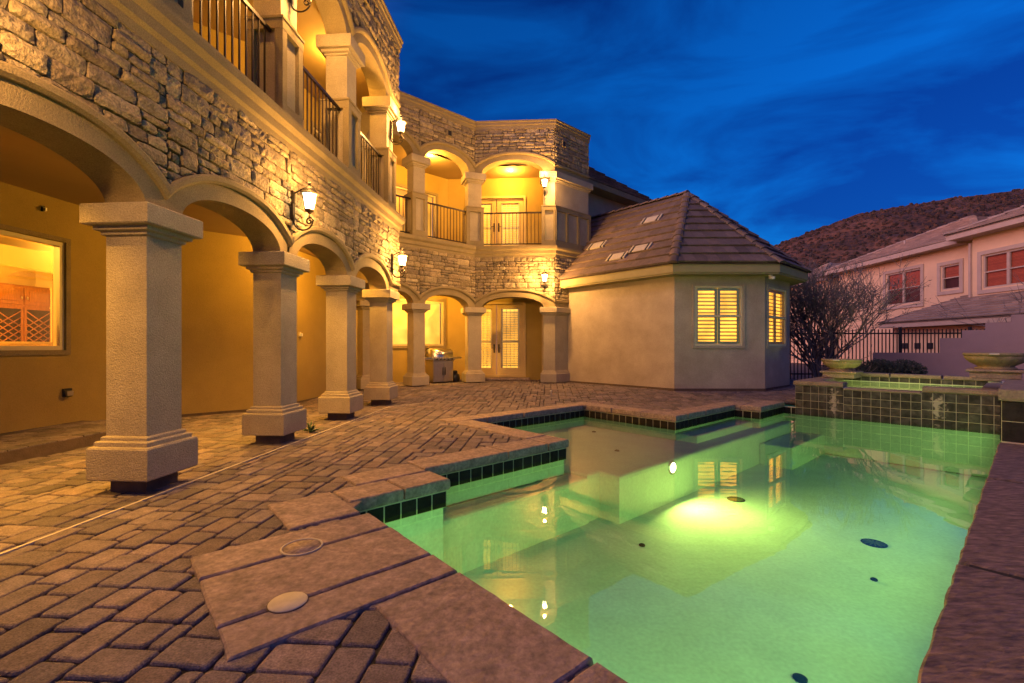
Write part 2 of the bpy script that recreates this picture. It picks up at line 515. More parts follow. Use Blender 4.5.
sb.build('bench_step', M['plaster'], pool)
# tile band
tb = MB(); tg = MB(); rnd = random.Random(11)
tf = tile_face
for i in range(n):
    a, b = tf[i], tf[(i+1) % n]
    d = (b-a); Lg = d.length; d.normalize()
    nn = Vector((d.y, -d.x))*(-SGN)      # towards the water
    k = max(1, round(Lg/.152)); w = Lg/k
    for j in range(k):
        c = a+d*(w*(j+.5))+nn*.002
        tb.box((c.x, c.y, -.174), (w-.016, .008, .138), d, .001)
for o_, z0, z1 in ((0, 0, 0),):
    q0 = offs(poolw, SGN*.031, True); q1 = offs(poolw, SGN*.06, True)
    for i in range(n):
        j = (i+1) % n
        tg.add([(q0[i].x, q0[i].y, -.25), (q0[j].x, q0[j].y, -.25), (q0[j].x, q0[j].y, -.088), (q0[i].x, q0[i].y, -.088)], [(0, 1, 2, 3)])
tb.build('tile_band', M['tile'], pool); tg.build('tile_joint', M['tile_grout'], pool)

def slab(p0, p1, q0, q1, z1=.014, th=.102, mt='slab', name='coping_stone', parent=pool, seed=0, g=.008):
    """a rough-edged stone slab with bevelled, slightly wavy edges"""
    rnd = random.Random(int(p0*977+q0*131+p1*53)+seed)
    mb = MB()
    nx = max(2, int((p1-p0)/.10)); ny = max(2, int((q1-q0)/.10))
    per = [(p0+g+(p1-p0-2*g)*i/nx, q0+g) for i in range(nx)] + [(p1-g, q0+g+(q1-q0-2*g)*i/ny) for i in range(ny)] + \
          [(p1-g-(p1-p0-2*g)*i/nx, q1-g) for i in range(nx)] + [(p0+g, q1-g-(q1-q0-2*g)*i/ny) for i in range(ny)]
    rings = []
    m = len(per)
    J_ = .007 if mt == 'slate' else .005
    jit = [(rnd.uniform(-J_, J_), rnd.uniform(-J_, J_)) for _ in per]
    cp, cq = (p0+p1)/2, (q0+q1)/2
    def shrink(p, q, d):
        sx = 1-2*d/(p1-p0); sy = 1-2*d/(q1-q0)
        return cp+(p-cp)*sx, cq+(q-cq)*sy
    for d, z, jz in ((.008, z1-th, 0), (0, z1-th*.8, 1), (0, z1-th*.35, 1), (.004, z1-.008, .9), (.013, z1, .5)):
        ring = []
        for k, (p, q) in enumerate(per):
            a, b = shrink(p, q, d)
            ring.append(PQ3(a+jit[k][0]*jz, b+jit[k][1]*jz, z))
        rings.append(ring)
    # inner grid top
    vs = [v for r in rings for v in r]; fs = []
    for r in range(len(rings)-1):
        for k in range(m): fs.append((r*m+k, r*m+(k+1) % m, (r+1)*m+(k+1) % m, (r+1)*m+k))
    fs.append(tuple((len(rings)-1)*m+k for k in range(m))); fs.append(tuple(range(m-1, -1, -1)))
    mb.add(vs, fs)
    return mb.build(name, M[mt], parent)

# near coping, along q
for a, b in ((1.14, 2.085), (.18, 1.14), (-.8, .18)): slab(.93, 1.445, a, b)
# filler stones p<1.44
for a, b in ((2.085, 2.362), (2.362, 2.912), (2.912, 3.265)): slab(.33, 1.445, a, b, seed=3)
slab(.89, 1.40, 3.31, 3.95)
slab(1.405, 1.90, 3.577, 3.965); slab(1.90, 2.375, 3.577, 3.965); slab(1.62, 2.36, 3.97, 4.36)
slab(2.365, 3.5, 4.045, 4.46); slab(3.5, 4.17, 4.045, 4.46); slab(4.17, 4.565, 4.045, 4.46)
slab(4.15, 4.565, 4.465, 5.5); slab(4.15, 4.565, 5.5, 6.24); slab(4.15, 4.9, 6.24, 6.65)
for i in range(3): slab(4.9+i*.867, 4.9+(i+1)*.867, 6.24, 6.65)
slab(7.5, 7.95, 6.24, 6.65)
for a, b in ((5.55, 6.24), (4.87, 5.55), (4.15, 4.87)): slab(7.495, 7.94, a, b)
for i in range(3): slab(7.94+i*.67, 7.94+(i+1)*.67, 4.145, 4.56)
slab(9.95, 10.38, 4.05, 4.56); slab(9.945, 10.62, 3.635, 4.05); slab(10.62, 11.30, 3.635, 4.05)
# right slate coping
ub = MB(); pqbox(ub, -1.6, 8.66, -.74, .235, -.14, .002); ub.build('coping_bed', M['grout'], pool)
for a, b in ((-1.6, .9), (.9, 3.66), (3.66, 6.2), (6.2, 8.66)):
    slab(a, b, -.75, .312, .012, .13, 'slate', g=.028)
# pool walls behind right coping are covered by basin

wm = MB()
wp = offs(poolw, SGN*.028, True)
wm.add([(p.x, p.y, wl) for p in wp], [tuple(range(n))])
water = up_sheet(wm.build('pool_water', M['water'])); tag(water, kind='structure')

# pool fittings
def drain(name, p, q, z, r, label, grp=None):
    c = PQ(p, q); e = empty(name, (c.x, c.y, z), label, 'drain cover', grp)
    a = MB(); a.lathe([(r, 0), (r, .004), (r*.9, .007)], (c.x, c.y, z), 20); a.build('rim', M['drain'], e)
    b = MB()
    for k in range(6):
        ang = math.pi*k/6
        b.box((c.x, c.y, z+.008), (r*1.7, .012, .006), Vector((math.cos(ang), math.sin(ang))))
    b.build('grate', M['drain_bar'], e)
def topq(x, y): return (DP.x*x+DP.y*y, DQ.x*x+DQ.y*y)
def atpix(u, v, z):          # photograph measurement -> real point on the plane z
    Y = 455*(1.25-z)/(v-346.5); return ((u-512)/455*Y, Y)
for u, v, r, lab in ((736, 499.5, .125, 'round dark floor drain in the brightest yellow pool of light under water'),
                     (874, 543.5, .125, 'round dark floor drain in the pale green floor, nearest the right slate edge')):
    x, y = atpix(u, v, FZ); p, q = topq(x, y); drain('drain_cover', p, q, FZ+.002, r, lab)
def cap_(u, v, z, r, lab):
    x, y = atpix(u, v, z); e = MB(); e.lathe([(r, 0), (r, .01), (r*.7, .018)], (x, y, z), 14)
    return tag(e.build('return_fitting', M['drain']), lab, 'pool fitting')
cap_(594, 432, -.42, .04, 'small black fitting on the pale shallow shelf, left of three')
cap_(617, 451, -.42, .04, 'small black fitting at the near edge of the pale shallow shelf')
cap_(669, 437, -.42, .04, 'small black fitting on the shallow shelf closest to the pool house')
cap_(642, 545.5, FZ+.002, .035, 'small black fitting on the deep floor near the reflected balcony')
cap_(874, 580, FZ+.002, .03, 'small black fitting on the deep floor in front of the large right drain')
cap_(800, 679, FZ+.002, .045, 'black fitting on the pool floor at the bottom edge of the view')

def pool_lamp(p, q, z, dirv, label):
    c = PQ(p, q); e = empty('pool_light', (c.x, c.y, z), label, 'pool light')
    d3 = Vector((dirv.x, dirv.y, 0))
    def disc(r0, r1, t0, t1):
        mb = MB(); sx = Vector((-dirv.y, dirv.x, 0)); uz = Vector((0, 0, 1)); c3 = Vector((c.x, c.y, z))
        vs = []
        for r, t in ((r0, t0), (r1, t1)):
            for k in range(20):
                a = 2*math.pi*k/20; vs.append(c3+d3*t+(sx*math.cos(a)+uz*math.sin(a))*r)
        mb.add(vs, [tuple(range(20, 40))]+[(k, (k+1) % 20, 20+(k+1) % 20, 20+k) for k in range(20)])
        return mb
    disc(.105, .095, 0, .02).build('rim', M['steel'], e)
    disc(.075, .06, .021, .032).build('lens', M['poolbulb'], e)
    return c
pl1 = pool_lamp(6.15, 3.47, -.52, -DQ, 'round glowing pool lamp in the shelf wall under water')

# skimmer lids on the slabs
def disc_thing(name, p, q, r, mt, lab, ring=False):
    c = PQ(p, q); mb = MB(); z = .0145
    if ring:
        pts = [(c.x+r*math.cos(a), c.y+r*math.sin(a), z+.002) for a in [2*math.pi*k/40 for k in range(41)]]
        mb.tube(pts, .007, 6)
        e = empty(name, (c.x, c.y, z), lab, 'skimmer lid')
        mb.build('rim', M[mt], e)
        f = MB(); f.lathe([(r-.006, -.002), (r-.006, .0025)], (c.x, c.y, z), 32); f.build('lid', M['slab'], e)
    else:
        e = empty(name, (c.x, c.y, z), lab, 'skimmer lid')
        mb.lathe([(r, -.002), (r, .004), (r*.97, .007)], (c.x, c.y, z), 40); mb.build('lid', M[mt], e)
        f = MB(); f.lathe([(r*1.04, -.002), (r*1.04, .003)], (c.x, c.y, z), 40); f.build('rim', M['foot'], e)
x, y = atpix(302, 549.5, 0); p, q = topq(x, y); disc_thing('skimmer_lid', p, q, .115, 'lidgrey', 'round skimmer lid inlaid with slab stone inside a pale ring', True)
x, y = atpix(288, 605.5, 0); p, q = topq(x, y); disc_thing('skimmer_lid', p, q, .088, 'lidgrey', 'plain pale beige round skimmer lid set in the slabs')

# ================================================================== MAIN HOUSE
hc = Vector((-4.5, 8))
house = empty('stone_house', (hc.x, hc.y, 0), 'two storey stone and stucco mansion with arched arcades and lit balconies', 'house')

# --- columns
def prof_poly(mb, poly, levels):
    """stack of offset polygons (poly ccw/any, positive offset = outward)"""
    a = sum(poly[i][0]*poly[(i+1) % len(poly)][1]-poly[(i+1) % len(poly)][0]*poly[i][1] for i in range(len(poly)))
    sg = 1 if a > 0 else -1
    n = len(poly); rings = []
    for o, z in levels:
        rings.append([(p.x, p.y, z) for p in offs(poly, sg*o, True)])
    vs = [v for r in rings for v in r]
    fs = [tuple(range(n)), tuple((len(rings)-1)*n+i for i in range(n))]
    for k in range(len(rings)-1):
        for i in range(n): fs.append((k*n+i, k*n+(i+1) % n, k*n+n+(i+1) % n, k*n+n+i))
    mb.add(vs, fs)

def sqpoly(c, d, w, t):
    """footprint: front-centre c, along d, width w, going back t from the facade line"""
    nn = Vector((d.y, -d.x))
    return [c-d*w/2, c+d*w/2, c+d*w/2-nn*t, c-d*w/2-nn*t]

def column(poly, upper=True, u=0.0, w=0.0):
    m = MB(); prof_poly(m, poly, [(0, .44), (0, 2.24+w)]); c = m.build('column', M['stucco_col'], house)
    m = MB(); prof_poly(m, poly, [(-.02, -.02), (-.02, .14)]); m.build('foot', M['foot'], c)
    m = MB(); prof_poly(m, poly, [(.085, .125), (.09, .135), (.09, .385), (.082, .40), (.056, .404), (.056, .437), (.048, .445), (.026, .449), (.026, .472), (.018, .482), (0, .486)]); m.build('plinth', M['stucco_col'], c)
    m = MB(); prof_poly(m, poly, [(0, 2.19+w), (.025, 2.20+w), (.025, 2.225+w), (.06, 2.235+w), (.06, 2.268+w), (.108, 2.272+w), (.118, 2.282+w), (.118, 2.435+w), (.108, 2.445+w), (0.0, 2.449+w)]); m.build('capital', M['stucco_col'], c)
    if not upper: return
    m = MB(); prof_poly(m, poly, [(0, 5.3+u), (0, 6.22+u)]); c = m.build('column', M['stucco_col'], house)
    m = MB(); prof_poly(m, poly, [(0, 6.19+u), (.025, 6.2+u), (.025, 6.225+u), (.06, 6.235+u), (.06, 6.28+u), (.108, 6.284+u), (.118, 6.294+u), (.118, 6.485+u), (.108, 6.495+u), (0, 6.499+u)]); m.build('capital', M['stucco_col'], c)
    # pedestal with recessed panels
    pd = MB()
    pn = MB(); prof_poly(pn, poly, [(.004, 4.20+u), (.004, 5.40+u)])
    prof_poly(pd, poly, [(.062, 5.28+u), (.062, 5.40+u), (.075, 5.405+u), (.075, 5.435+u), (.0, 5.44+u)])
    prof_poly(pd, poly, [(.03, 4.09+u), (.062, 4.10+u), (.062, 4.35+u), (.055, 4.357+u), (.03, 4.358+u)])
    a = sum(poly[i][0]*poly[(i+1) % len(poly)][1]-poly[(i+1) % len(poly)][0]*poly[i][1] for i in range(len(poly)))
    sg = 1 if a > 0 else -1
    P1 = offs(poly, sg*.004, True)
    for i in range(len(poly)):
        A, B = P1[i], P1[(i+1) % len(poly)]
        d = B-A; Lg = d.length; d.normalize(); nn = Vector((d.y, -d.x))*sg
        k = max(1, round(Lg/.52)) if Lg > .9 else 1
        for j in range(k+1):
            if len(poly) > 4 and False: pass
            wv = .10
            s = j*Lg/k
            s = min(max(s, wv/2-.054), Lg-wv/2+.054)
            cc = A+d*s+nn*.026
            pd.box((cc.x, cc.y, 4.815+u), (wv, .056, .93), d)
    pdo = pd.build('pedestal', M['trim'], c)
    pn.build('panel', M['stucco_col'], c)

for wp_ in wing: column(sqpoly(wp_, WD, .37, T))
DA = (K6-J).normalized(); DB = (K7-K6).normalized(); DC = (KC-K7).normalized(); DE = (J-E0).normalized()
FU, FW = .24, .04
column(sqpoly(J+DA*.2, DA, .4, T), True, FU, FW)
column(sqpoly(K5, DA, .37, T), True, FU, FW)
# corner column between facets A and B
bis = (DA+DB).normalized()
column(sqpoly(K6-Vector((bis.y, -bis.x))*.0, bis, .44, T+.05), True, FU, FW)
# broad corner pier between B and the flank towards the pool house
pier = [K7-DB*.36, K7, KC, KC-Vector((DC.y, -DC.x))*T, K7+DC*.1-Vector((DC.y, -DC.x))*.42-DB*.0, K7-DB*.36-Vector((DB.y, -DB.x))*T]
column(pier, True, FU, FW)

# --- arched facade walls
def bay_fn(L, a0, a1, spring, rise, valley, crown, solid=False):
    c = (a0+a1)/2; h = (a1-a0)/2
    def zi(s):
        if solid or s <= a0 or s >= a1: return spring
        x = (s-c)/h; return spring+rise*math.sqrt(max(0, 1-abs(x)**2.15))
    def ze(s):
        if solid: return valley
        x = abs((s-L/2)/(L/2)); x = min(1, x); return valley+(crown-valley)*(1-x**2.3)**.9
    return zi, ze

def arch_wall(P0, P1, a0, a1, spring, rise, valley, crown, ztop, solid=False, N=44):
    d = (P1-P0); L = d.length; d.normalize(); nn = Vector((d.y, -d.x))
    zi, ze = bay_fn(L, a0, a1, spring, rise, valley, crown, solid)
    ss = sorted(set([L*i/N for i in range(N+1)]+[a0-1e-4, a0+1e-4, a1-1e-4, a1+1e-4] + [a0+(a1-a0)*t for t in (.003, .01, .02, .04, .96, .98, .99, .997)]))
    ss = [s for s in ss if 0 <= s <= L]
    w = MB()
    for back in (0, 1):
        o = -T*back
        vs = []
        for s in ss:
            p = P0+d*s+nn*o
            vs += [(p.x, p.y, zi(s)), (p.x, p.y, ztop)]
        w.add(vs, [(2*i, 2*i+2, 2*i+3, 2*i+1) for i in range(len(ss)-1)])
    vs = []
    for s in ss:
        p = P0+d*s; q = p-nn*T
        vs += [(p.x, p.y, zi(s)), (q.x, q.y, zi(s))]
    w.add(vs, [(2*i, 2*i+1, 2*i+3, 2*i+2) for i in range(len(ss)-1)])
    w.build('arch_wall', M['trim'], house)
    # moulding along the extrados
    m = MB()
    vs = []
    S2 = [L*i/56 for i in range(57)]
    for i, s in enumerate(S2):
        e = .001
        sl = (ze(min(L, s+.01))-ze(max(0, s-.01)))/(min(L, s+.01)-max(0, s-.01)) if not solid else 0
        nl = math.sqrt(1+sl*sl); nx, nz = -sl/nl, 1/nl
        for off, th in ((0, -.045), (.03, -.045), (.058, -.02), (.062, .02), (.05, .04), (0, .04)):
            ssv = min(max(s+nx*th*(0 if (i == 0 or i == len(S2)-1) else 1), 0), L)
            p = P0+d*ssv+nn*off
            vs.append((p.x, p.y, ze(s)+(nz if not (i == 0 or i == len(S2)-1) else nl)*th))
    fs = []
    for i in range(len(S2)-1):
        for k in range(6):
            k2 = (k+1) % 6; fs.append((i*6+k, i*6+k2, i*6+6+k2, i*6+6+k))
    m.add(vs, fs); m.build('arch_moulding', M['trim'], house)
    return zi, ze

def veneer(P0, P1, zlow, zhigh, seed, ext0=0.0, ext1=0.0):
    """split-face ledge stone; zlow is a function of s"""
    rnd = random.Random(seed)
    d = (P1-P0); L = d.length; d.normalize(); nn = Vector((d.y, -d.x))
    st = MB(); bk = MB()
    # dark joint backing sheet
    ss = [L*i/30 for i in range(31)]
    vs = []
    for s in ss:
        p = P0+d*s+nn*.004; vs += [(p.x, p.y, zlow(s)), (p.x, p.y, zhigh)]
    bk.add(vs, [(2*i, 2*i+2, 2*i+3, 2*i+1) for i in range(len(ss)-1)])
    z = zhigh; zmin = min(zlow(s) for s in ss)
    rects = []
    while z > zmin+.02:
        h = rnd.choice((.09, .11, .13, .155, .185))
        h = min(h, z-zmin)
        s = -rnd.random()*.2
        while s < L:
            wv = rnd.uniform(.15, .42)*(.8+h*2)
            if h > .135 and rnd.random() < .4:      # two thin courses in a tall one
                hs = h*rnd.uniform(.4, .6)
                rects.append((s, s+wv, z-hs, z)); cut = wv*rnd.uniform(.35, .65)
                rects.append((s, s+cut, z-h, z-hs)); rects.append((s+cut, s+wv, z-h, z-hs))
            else:
                rects.append((s, s+wv, z-h, z))
            s += wv
        z -= h
    for s0, s1, z0, z1 in rects:
        s0 = max(s0, 0); s1 = min(s1, L)
        if s1-s0 < .03: continue
        sm = (s0+s1)/2
        if z1 <= zlow(sm)+.02: continue
        g = .0065
        nx, nz = max(3, int((s1-s0)/.04)), max(3, int((z1-z0)/.035))
        dep = rnd.uniform(.022, .055); sx, sz = rnd.uniform(-.014, .014), rnd.uniform(-.012, .012)
        ox = rnd.random()*100
        vs = []
        for j in range(nz+1):
            for i in range(nx+1):
                fx, fz = i/nx, j/nz
                edge = (i in (0, nx)) or (j in (0, nz))
                corner = (i in (0, nx)) and (j in (0, nz))
                ss_ = s0+g+(s1-s0-2*g)*fx; zz = z0+g+(z1-z0-2*g)*fz
                k = noise.noise((ss_*9+ox, zz*9, 0))*.014+noise.noise((ss_*26+ox, zz*26, 3))*.012
                dd = dep+sx*(fx-.5)*2+sz*(fz-.5)*2+k
                if edge:
                    dd = dd*.62+.001
                    ss_ += rnd.uniform(-.004, .004); zz += rnd.uniform(-.004, .004)
                if corner:
                    ss_ += (.5-fx)*.010; zz += (.5-fz)*.010
                ss_ = min(max(ss_, 0), L)
                zz = max(zz, zlow(ss_)+.012)
                p = P0+d*ss_+nn*max(dd, .006); vs.append((p.x, p.y, zz))
        base = len(vs)
        fs = [(j*(nx+1)+i, j*(nx+1)+i+1, (j+1)*(nx+1)+i+1, (j+1)*(nx+1)+i) for j in range(nz) for i in range(nx)]
        # skirt
        rim = [i for i in range(nx+1)]+[j*(nx+1)+nx for j in range(1, nz+1)]+[nz*(nx+1)+i for i in range(nx-1, -1, -1)]+[j*(nx+1) for j in range(nz-1, 0, -1)]
        for r in rim:
            v = Vector(vs[r]); pp = Vector((v.x, v.y)); o_ = (pp-P0).dot(nn)
            q = pp-nn*(o_-.001); vs.append((q.x, q.y, v.z))
        m = len(rim)
        fs += [(rim[k], rim[(k+1) % m], base+(k+1) % m, base+k) for k in range(m)]
        st.add(vs, fs)
    b = bk.build('mortar_bed', M['mortar'], house)
    o = st.build('stone_veneer', M['stone'], house)

segs = []
for i in range(len(wing)-1): segs.append((wing[i], wing[i+1], .19, None, False))
segs.append((C4, E0, 0, 0, True))
segs.append((E0, J, .12, -.12, False)); segs.append((J, K5, .4, None, False)); segs.append((K5, K6, .19, -.24, False))
segs.append((K6, K7, .22, -.36, False)); segs.append((K7, KC, 0, 0, True))
for i, (A, B, e0, e1, sol) in enumerate(segs):
    L = (B-A).length
    a1 = L-.19 if e1 is None else L+e1
    if sol: e0, a1 = .01, L-.01
    u, w = (FU, FW) if i >= 8 else (0, 0)
    zi, ze = arch_wall(A, B, e0, a1, 2.447+w, .33, 2.63+w, 2.99+w, 3.86+u, sol)
    veneer(A, B, lambda s, ze=ze: ze(s)+.03, 3.85+u, 100+i)
    lastC = (i == len(segs)-1)
    zi, ze = arch_wall(A, B, e0, a1, 6.497+u, .42, 6.72+u, 7.12+u, 8.02+u*.6, sol)
    veneer(A, B, (lambda s, ze=ze: ze(s)+.03), 7.99+u*.6, 200+i)

# flank stucco above the panels on the pool-house side, cornices
NEAR, FARL = FAC[:9], FAC[8:]
for line, u in ((NEAR, 0), (FARL, FU)):
    m = MB()
    sweep(m, line, [(0, 3.82+u), (.03, 3.82+u), (.04, 3.90+u), (.075, 3.93+u), (.085, 4.02+u), (.14, 4.07+u), (.15, 4.13+u), (.15, 4.17+u), (.06, 4.19+u), (0, 4.19+u), (-T, 4.19+u), (-T, 3.82+u)])
    m.build('balcony_cornice', M['trim'], house)
    m = MB(); v = u*.6+.10
    sweep(m, line, [(-.05, 7.86+v), (.05, 7.86+v), (.06, 7.96+v), (.085, 7.98+v), (.085, 8.05+v), (.11, 8.07+v), (.11, 8.11+v), (-.05, 8.12+v)])
    m.build('parapet_cornice', M['trim'], house)

# scuppers
for A, d, s in ((K5, DA, 1.0), (K7, DC, .36), (C1, WD, 4.4)):
    nn = Vector((d.y, -d.x)); c = A+d*s+nn*.045
    m = MB(); m.box((c.x, c.y, 7.70), (.13, .05, .16), d); sc_ = m.build('scupper', M['black'], house)
    m = MB(); 
    for dz in (-.085, .085): m.box((c.x, c.y, 7.70+dz), (.17, .07, .022), d)
    for dx in (-.075, .075): m.box((c.x+d.x*dx, c.y+d.y*dx, 7.70), (.022, .07, .15), d)
    m.build('frame', M['trim'], sc_)

# --- railings
def railing(A, B, e0, e1, u=0.0):
    d = (B-A); L = d.length; d.normalize(); nn = Vector((d.y, -d.x))
    s0, s1 = e0, L-e1; off = -.12
    m = MB()
    mid = A+d*((s0+s1)/2)+nn*off
    for z, t in ((5.265+u, .045), (4.275+u, .03)):
        m.box((mid.x, mid.y, z), (s1-s0, .035, t), d)
    k = max(2, round((s1-s0)/.118))
    for i in range(1, k):
        p = A+d*(s0+(s1-s0)*i/k)+nn*off; m.box((p.x, p.y, 4.77+u), (.017, .017, .97), d)
    m.build('railing', M['bronze'], house)
for i in range(len(wing)-1): railing(wing[i], wing[i+1], .22, .22)
railing(E0, J, .1, .1); railing(J, K5, .43, .22, FU); railing(K5, K6, .22, .26, FU); railing(K6, K7, .26, .4, FU)

# --- back walls
W1a = Vector((-6.53-.0787*7.3, -1.5)); W1b = Vector((-6.41, 7.62)); W2b = Vector((-4.78, 9.02)); W3b = Vector((-4.42, 13.97))
WAb = Vector((-2.25, 15.92)); WDb = Vector((1.78, 15.72))
BACK = [W1a, W1b, W2b, W3b, WAb, WDb, KC-Vector((DC.y, -DC.x))*.3]

def wall_with_openings(A, B, z0, z1, ops, mt, name='wall', th=.2, parent=house):
    """slab wall to the LEFT of A->B line (outer face on the right), rectangular openings (s0,s1,za,zb)"""
    d = (B-A); L = d.length; d.normalize(); nn = Vector((d.y, -d.x))
    xs = sorted(set([0, L]+[v for o in ops for v in o[:2]])); zs = sorted(set([z0, z1]+[v for o in ops for v in o[2:4]]))
    m = MB()
    for i in range(len(xs)-1):
        for j in range(len(zs)-1):
            cx, cz = (xs[i]+xs[i+1])/2, (zs[j]+zs[j+1])/2
            if any(o[0] < cx < o[1] and o[2] < cz < o[3] for o in ops): continue
            for o_ in (0, -th):
                P = [A+d*xs[i]+nn*o_, A+d*xs[i+1]+nn*o_]
                m.add([(P[0].x, P[0].y, zs[j]), (P[1].x, P[1].y, zs[j]), (P[1].x, P[1].y, zs[j+1]), (P[0].x, P[0].y, zs[j+1])], [(0, 1, 2, 3)])
    for s0, s1, za, zb in ops:
        q = [A+d*s0, A+d*s1, A+d*s1-nn*th, A+d*s0-nn*th]
        for a, b in ((0, 3), (1, 2)):
            m.add([(q[a].x, q[a].y, za), (q[b].x, q[b].y, za), (q[b].x, q[b].y, zb), (q[a].x, q[a].y, zb)], [(0, 1, 2, 3)])
        for z in (za, zb): m.add([(p.x, p.y, z) for p in q], [(0, 1, 2, 3)])
    return m.build(name, mt, parent)

def win_s(A, B, pt):
    d = (B-A).normalized(); return (Vector(pt)-A).dot(d)
dW1 = (W1b-W1a).normalized(); LW1 = (W1b-W1a).length
sw = win_s(W1a, W1b, (-6.5, 6.6))
dDw = (WDb-WAb).normalized()
sD = win_s(WAb, WDb, (-.54, 15.83))
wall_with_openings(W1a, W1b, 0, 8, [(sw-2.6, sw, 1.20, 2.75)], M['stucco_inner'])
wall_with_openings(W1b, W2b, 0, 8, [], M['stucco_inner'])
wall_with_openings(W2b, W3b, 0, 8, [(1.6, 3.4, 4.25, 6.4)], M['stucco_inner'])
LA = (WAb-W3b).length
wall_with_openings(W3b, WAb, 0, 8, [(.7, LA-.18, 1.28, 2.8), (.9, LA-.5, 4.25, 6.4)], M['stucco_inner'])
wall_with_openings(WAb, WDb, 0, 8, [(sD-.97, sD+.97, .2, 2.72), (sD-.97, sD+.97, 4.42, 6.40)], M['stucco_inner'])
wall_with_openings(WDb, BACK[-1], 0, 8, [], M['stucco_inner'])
# dark weep line at the wall base
m = MB(); sweep(m, [W1b, W2b, W3b, WAb, WAb+dDw*(sD-1.1)], [(.0, 0), (.012, 0), (.012, .045), (.0, .045)]); m.build('weep_screed', M['foot'], house)

def ringpoly(zs, name, mt, front_in=T):
    front = [p for p in offs(FAC, -front_in)]
    poly = front+[BACK[-1]]+list(reversed([b for b in BACK[:-1]]))
    m = MB()
    vs = [(p.x, p.y, zs[0]) for p in poly]+[(p.x, p.y, zs[1]) for p in poly]
    bm = bmesh.new()
    for z in zs:
        v = [bm.verts.new((p.x, p.y, z)) for p in poly]
        es = [bm.edges.new((v[i], v[(i+1) % len(v)])) for i in range(len(v))]
        bmesh.ops.triangle_fill(bm, use_beauty=True, edges=es)
    me = D.meshes.new(name)
    for v in bm.verts: v.co -= Vector((house.location.x, house.location.y, 0))
    bm.to_mesh(me); bm.free(); me.materials.append(mt)
    o = D.objects.new(name, me); COL.objects.link(o); o.parent = house
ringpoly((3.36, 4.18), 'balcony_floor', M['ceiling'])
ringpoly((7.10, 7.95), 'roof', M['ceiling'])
# main roof deck behind
m = MB(); m.prism([(-14, -2), W1a+Vector((.1, 0)), W1b+Vector((-.1, .1)), W2b+Vector((-.1, .1)), W3b+Vector((-.1, .1)), WAb+Vector((0, .1)), WDb+Vector((0, .1)), (2.4, 19), (-14, 19)], 7.96, 8.0)
m.build('roof', M['rooftile'], house)

# --- joinery
def frame_rect(mb, A, d, nn, s0, s1, z0, z1, w, dep, off):
    """four bars of a rectangular frame, butted"""
    def bar(sa, sb, za, zb):
        c = A+d*((sa+sb)/2)+nn*off; mb.box((c.x, c.y, (za+zb)/2), (sb-sa, dep, zb-za), d)
    bar(s0, s0+w, z0, z1); bar(s1-w, s1, z0, z1); bar(s0+w, s1-w, z1-w, z1); bar(s0+w, s1-w, z0, z0+w)

def pane(A, d, nn, s0, s1, z0, z1, off, mt, parent, name='pane'):
    m = MB(); a = A+d*s0+nn*off; b = A+d*s1+nn*off
    m.quad((a.x, a.y, z0), (b.x, b.y, z0), (b.x, b.y, z1), (a.x, a.y, z1))
    return m.build(name, M[mt], parent)

def slats(A, d, nn, s0, s1, z0, z1, off, parent, pitch=.085, depth=.07, mt='shutter', tilt=38):
    m = MB(); k = int((z1-z0)/pitch); t = R(tilt)
    for i in range(k):
        z = z0+pitch*(i+.5)
        a = A+d*s0; b = A+d*s1
        dx, dz = math.cos(t)*depth/2, math.sin(t)*depth/2
        vs = []
        for p in (a, b):
            for sg, th in ((-1, -.005), (1, -.005), (1, .005), (-1, .005)):
                q = p+nn*(off+sg*dx); vs.append((q.x, q.y, z-sg*dz+th))
        m.add(vs, [(0, 1, 2, 3), (7, 6, 5, 4), (0, 4, 5, 1), (1, 5, 6, 2), (2, 6, 7, 3), (3, 7, 4, 0)])
    return m.build('shutter', M[mt], parent)

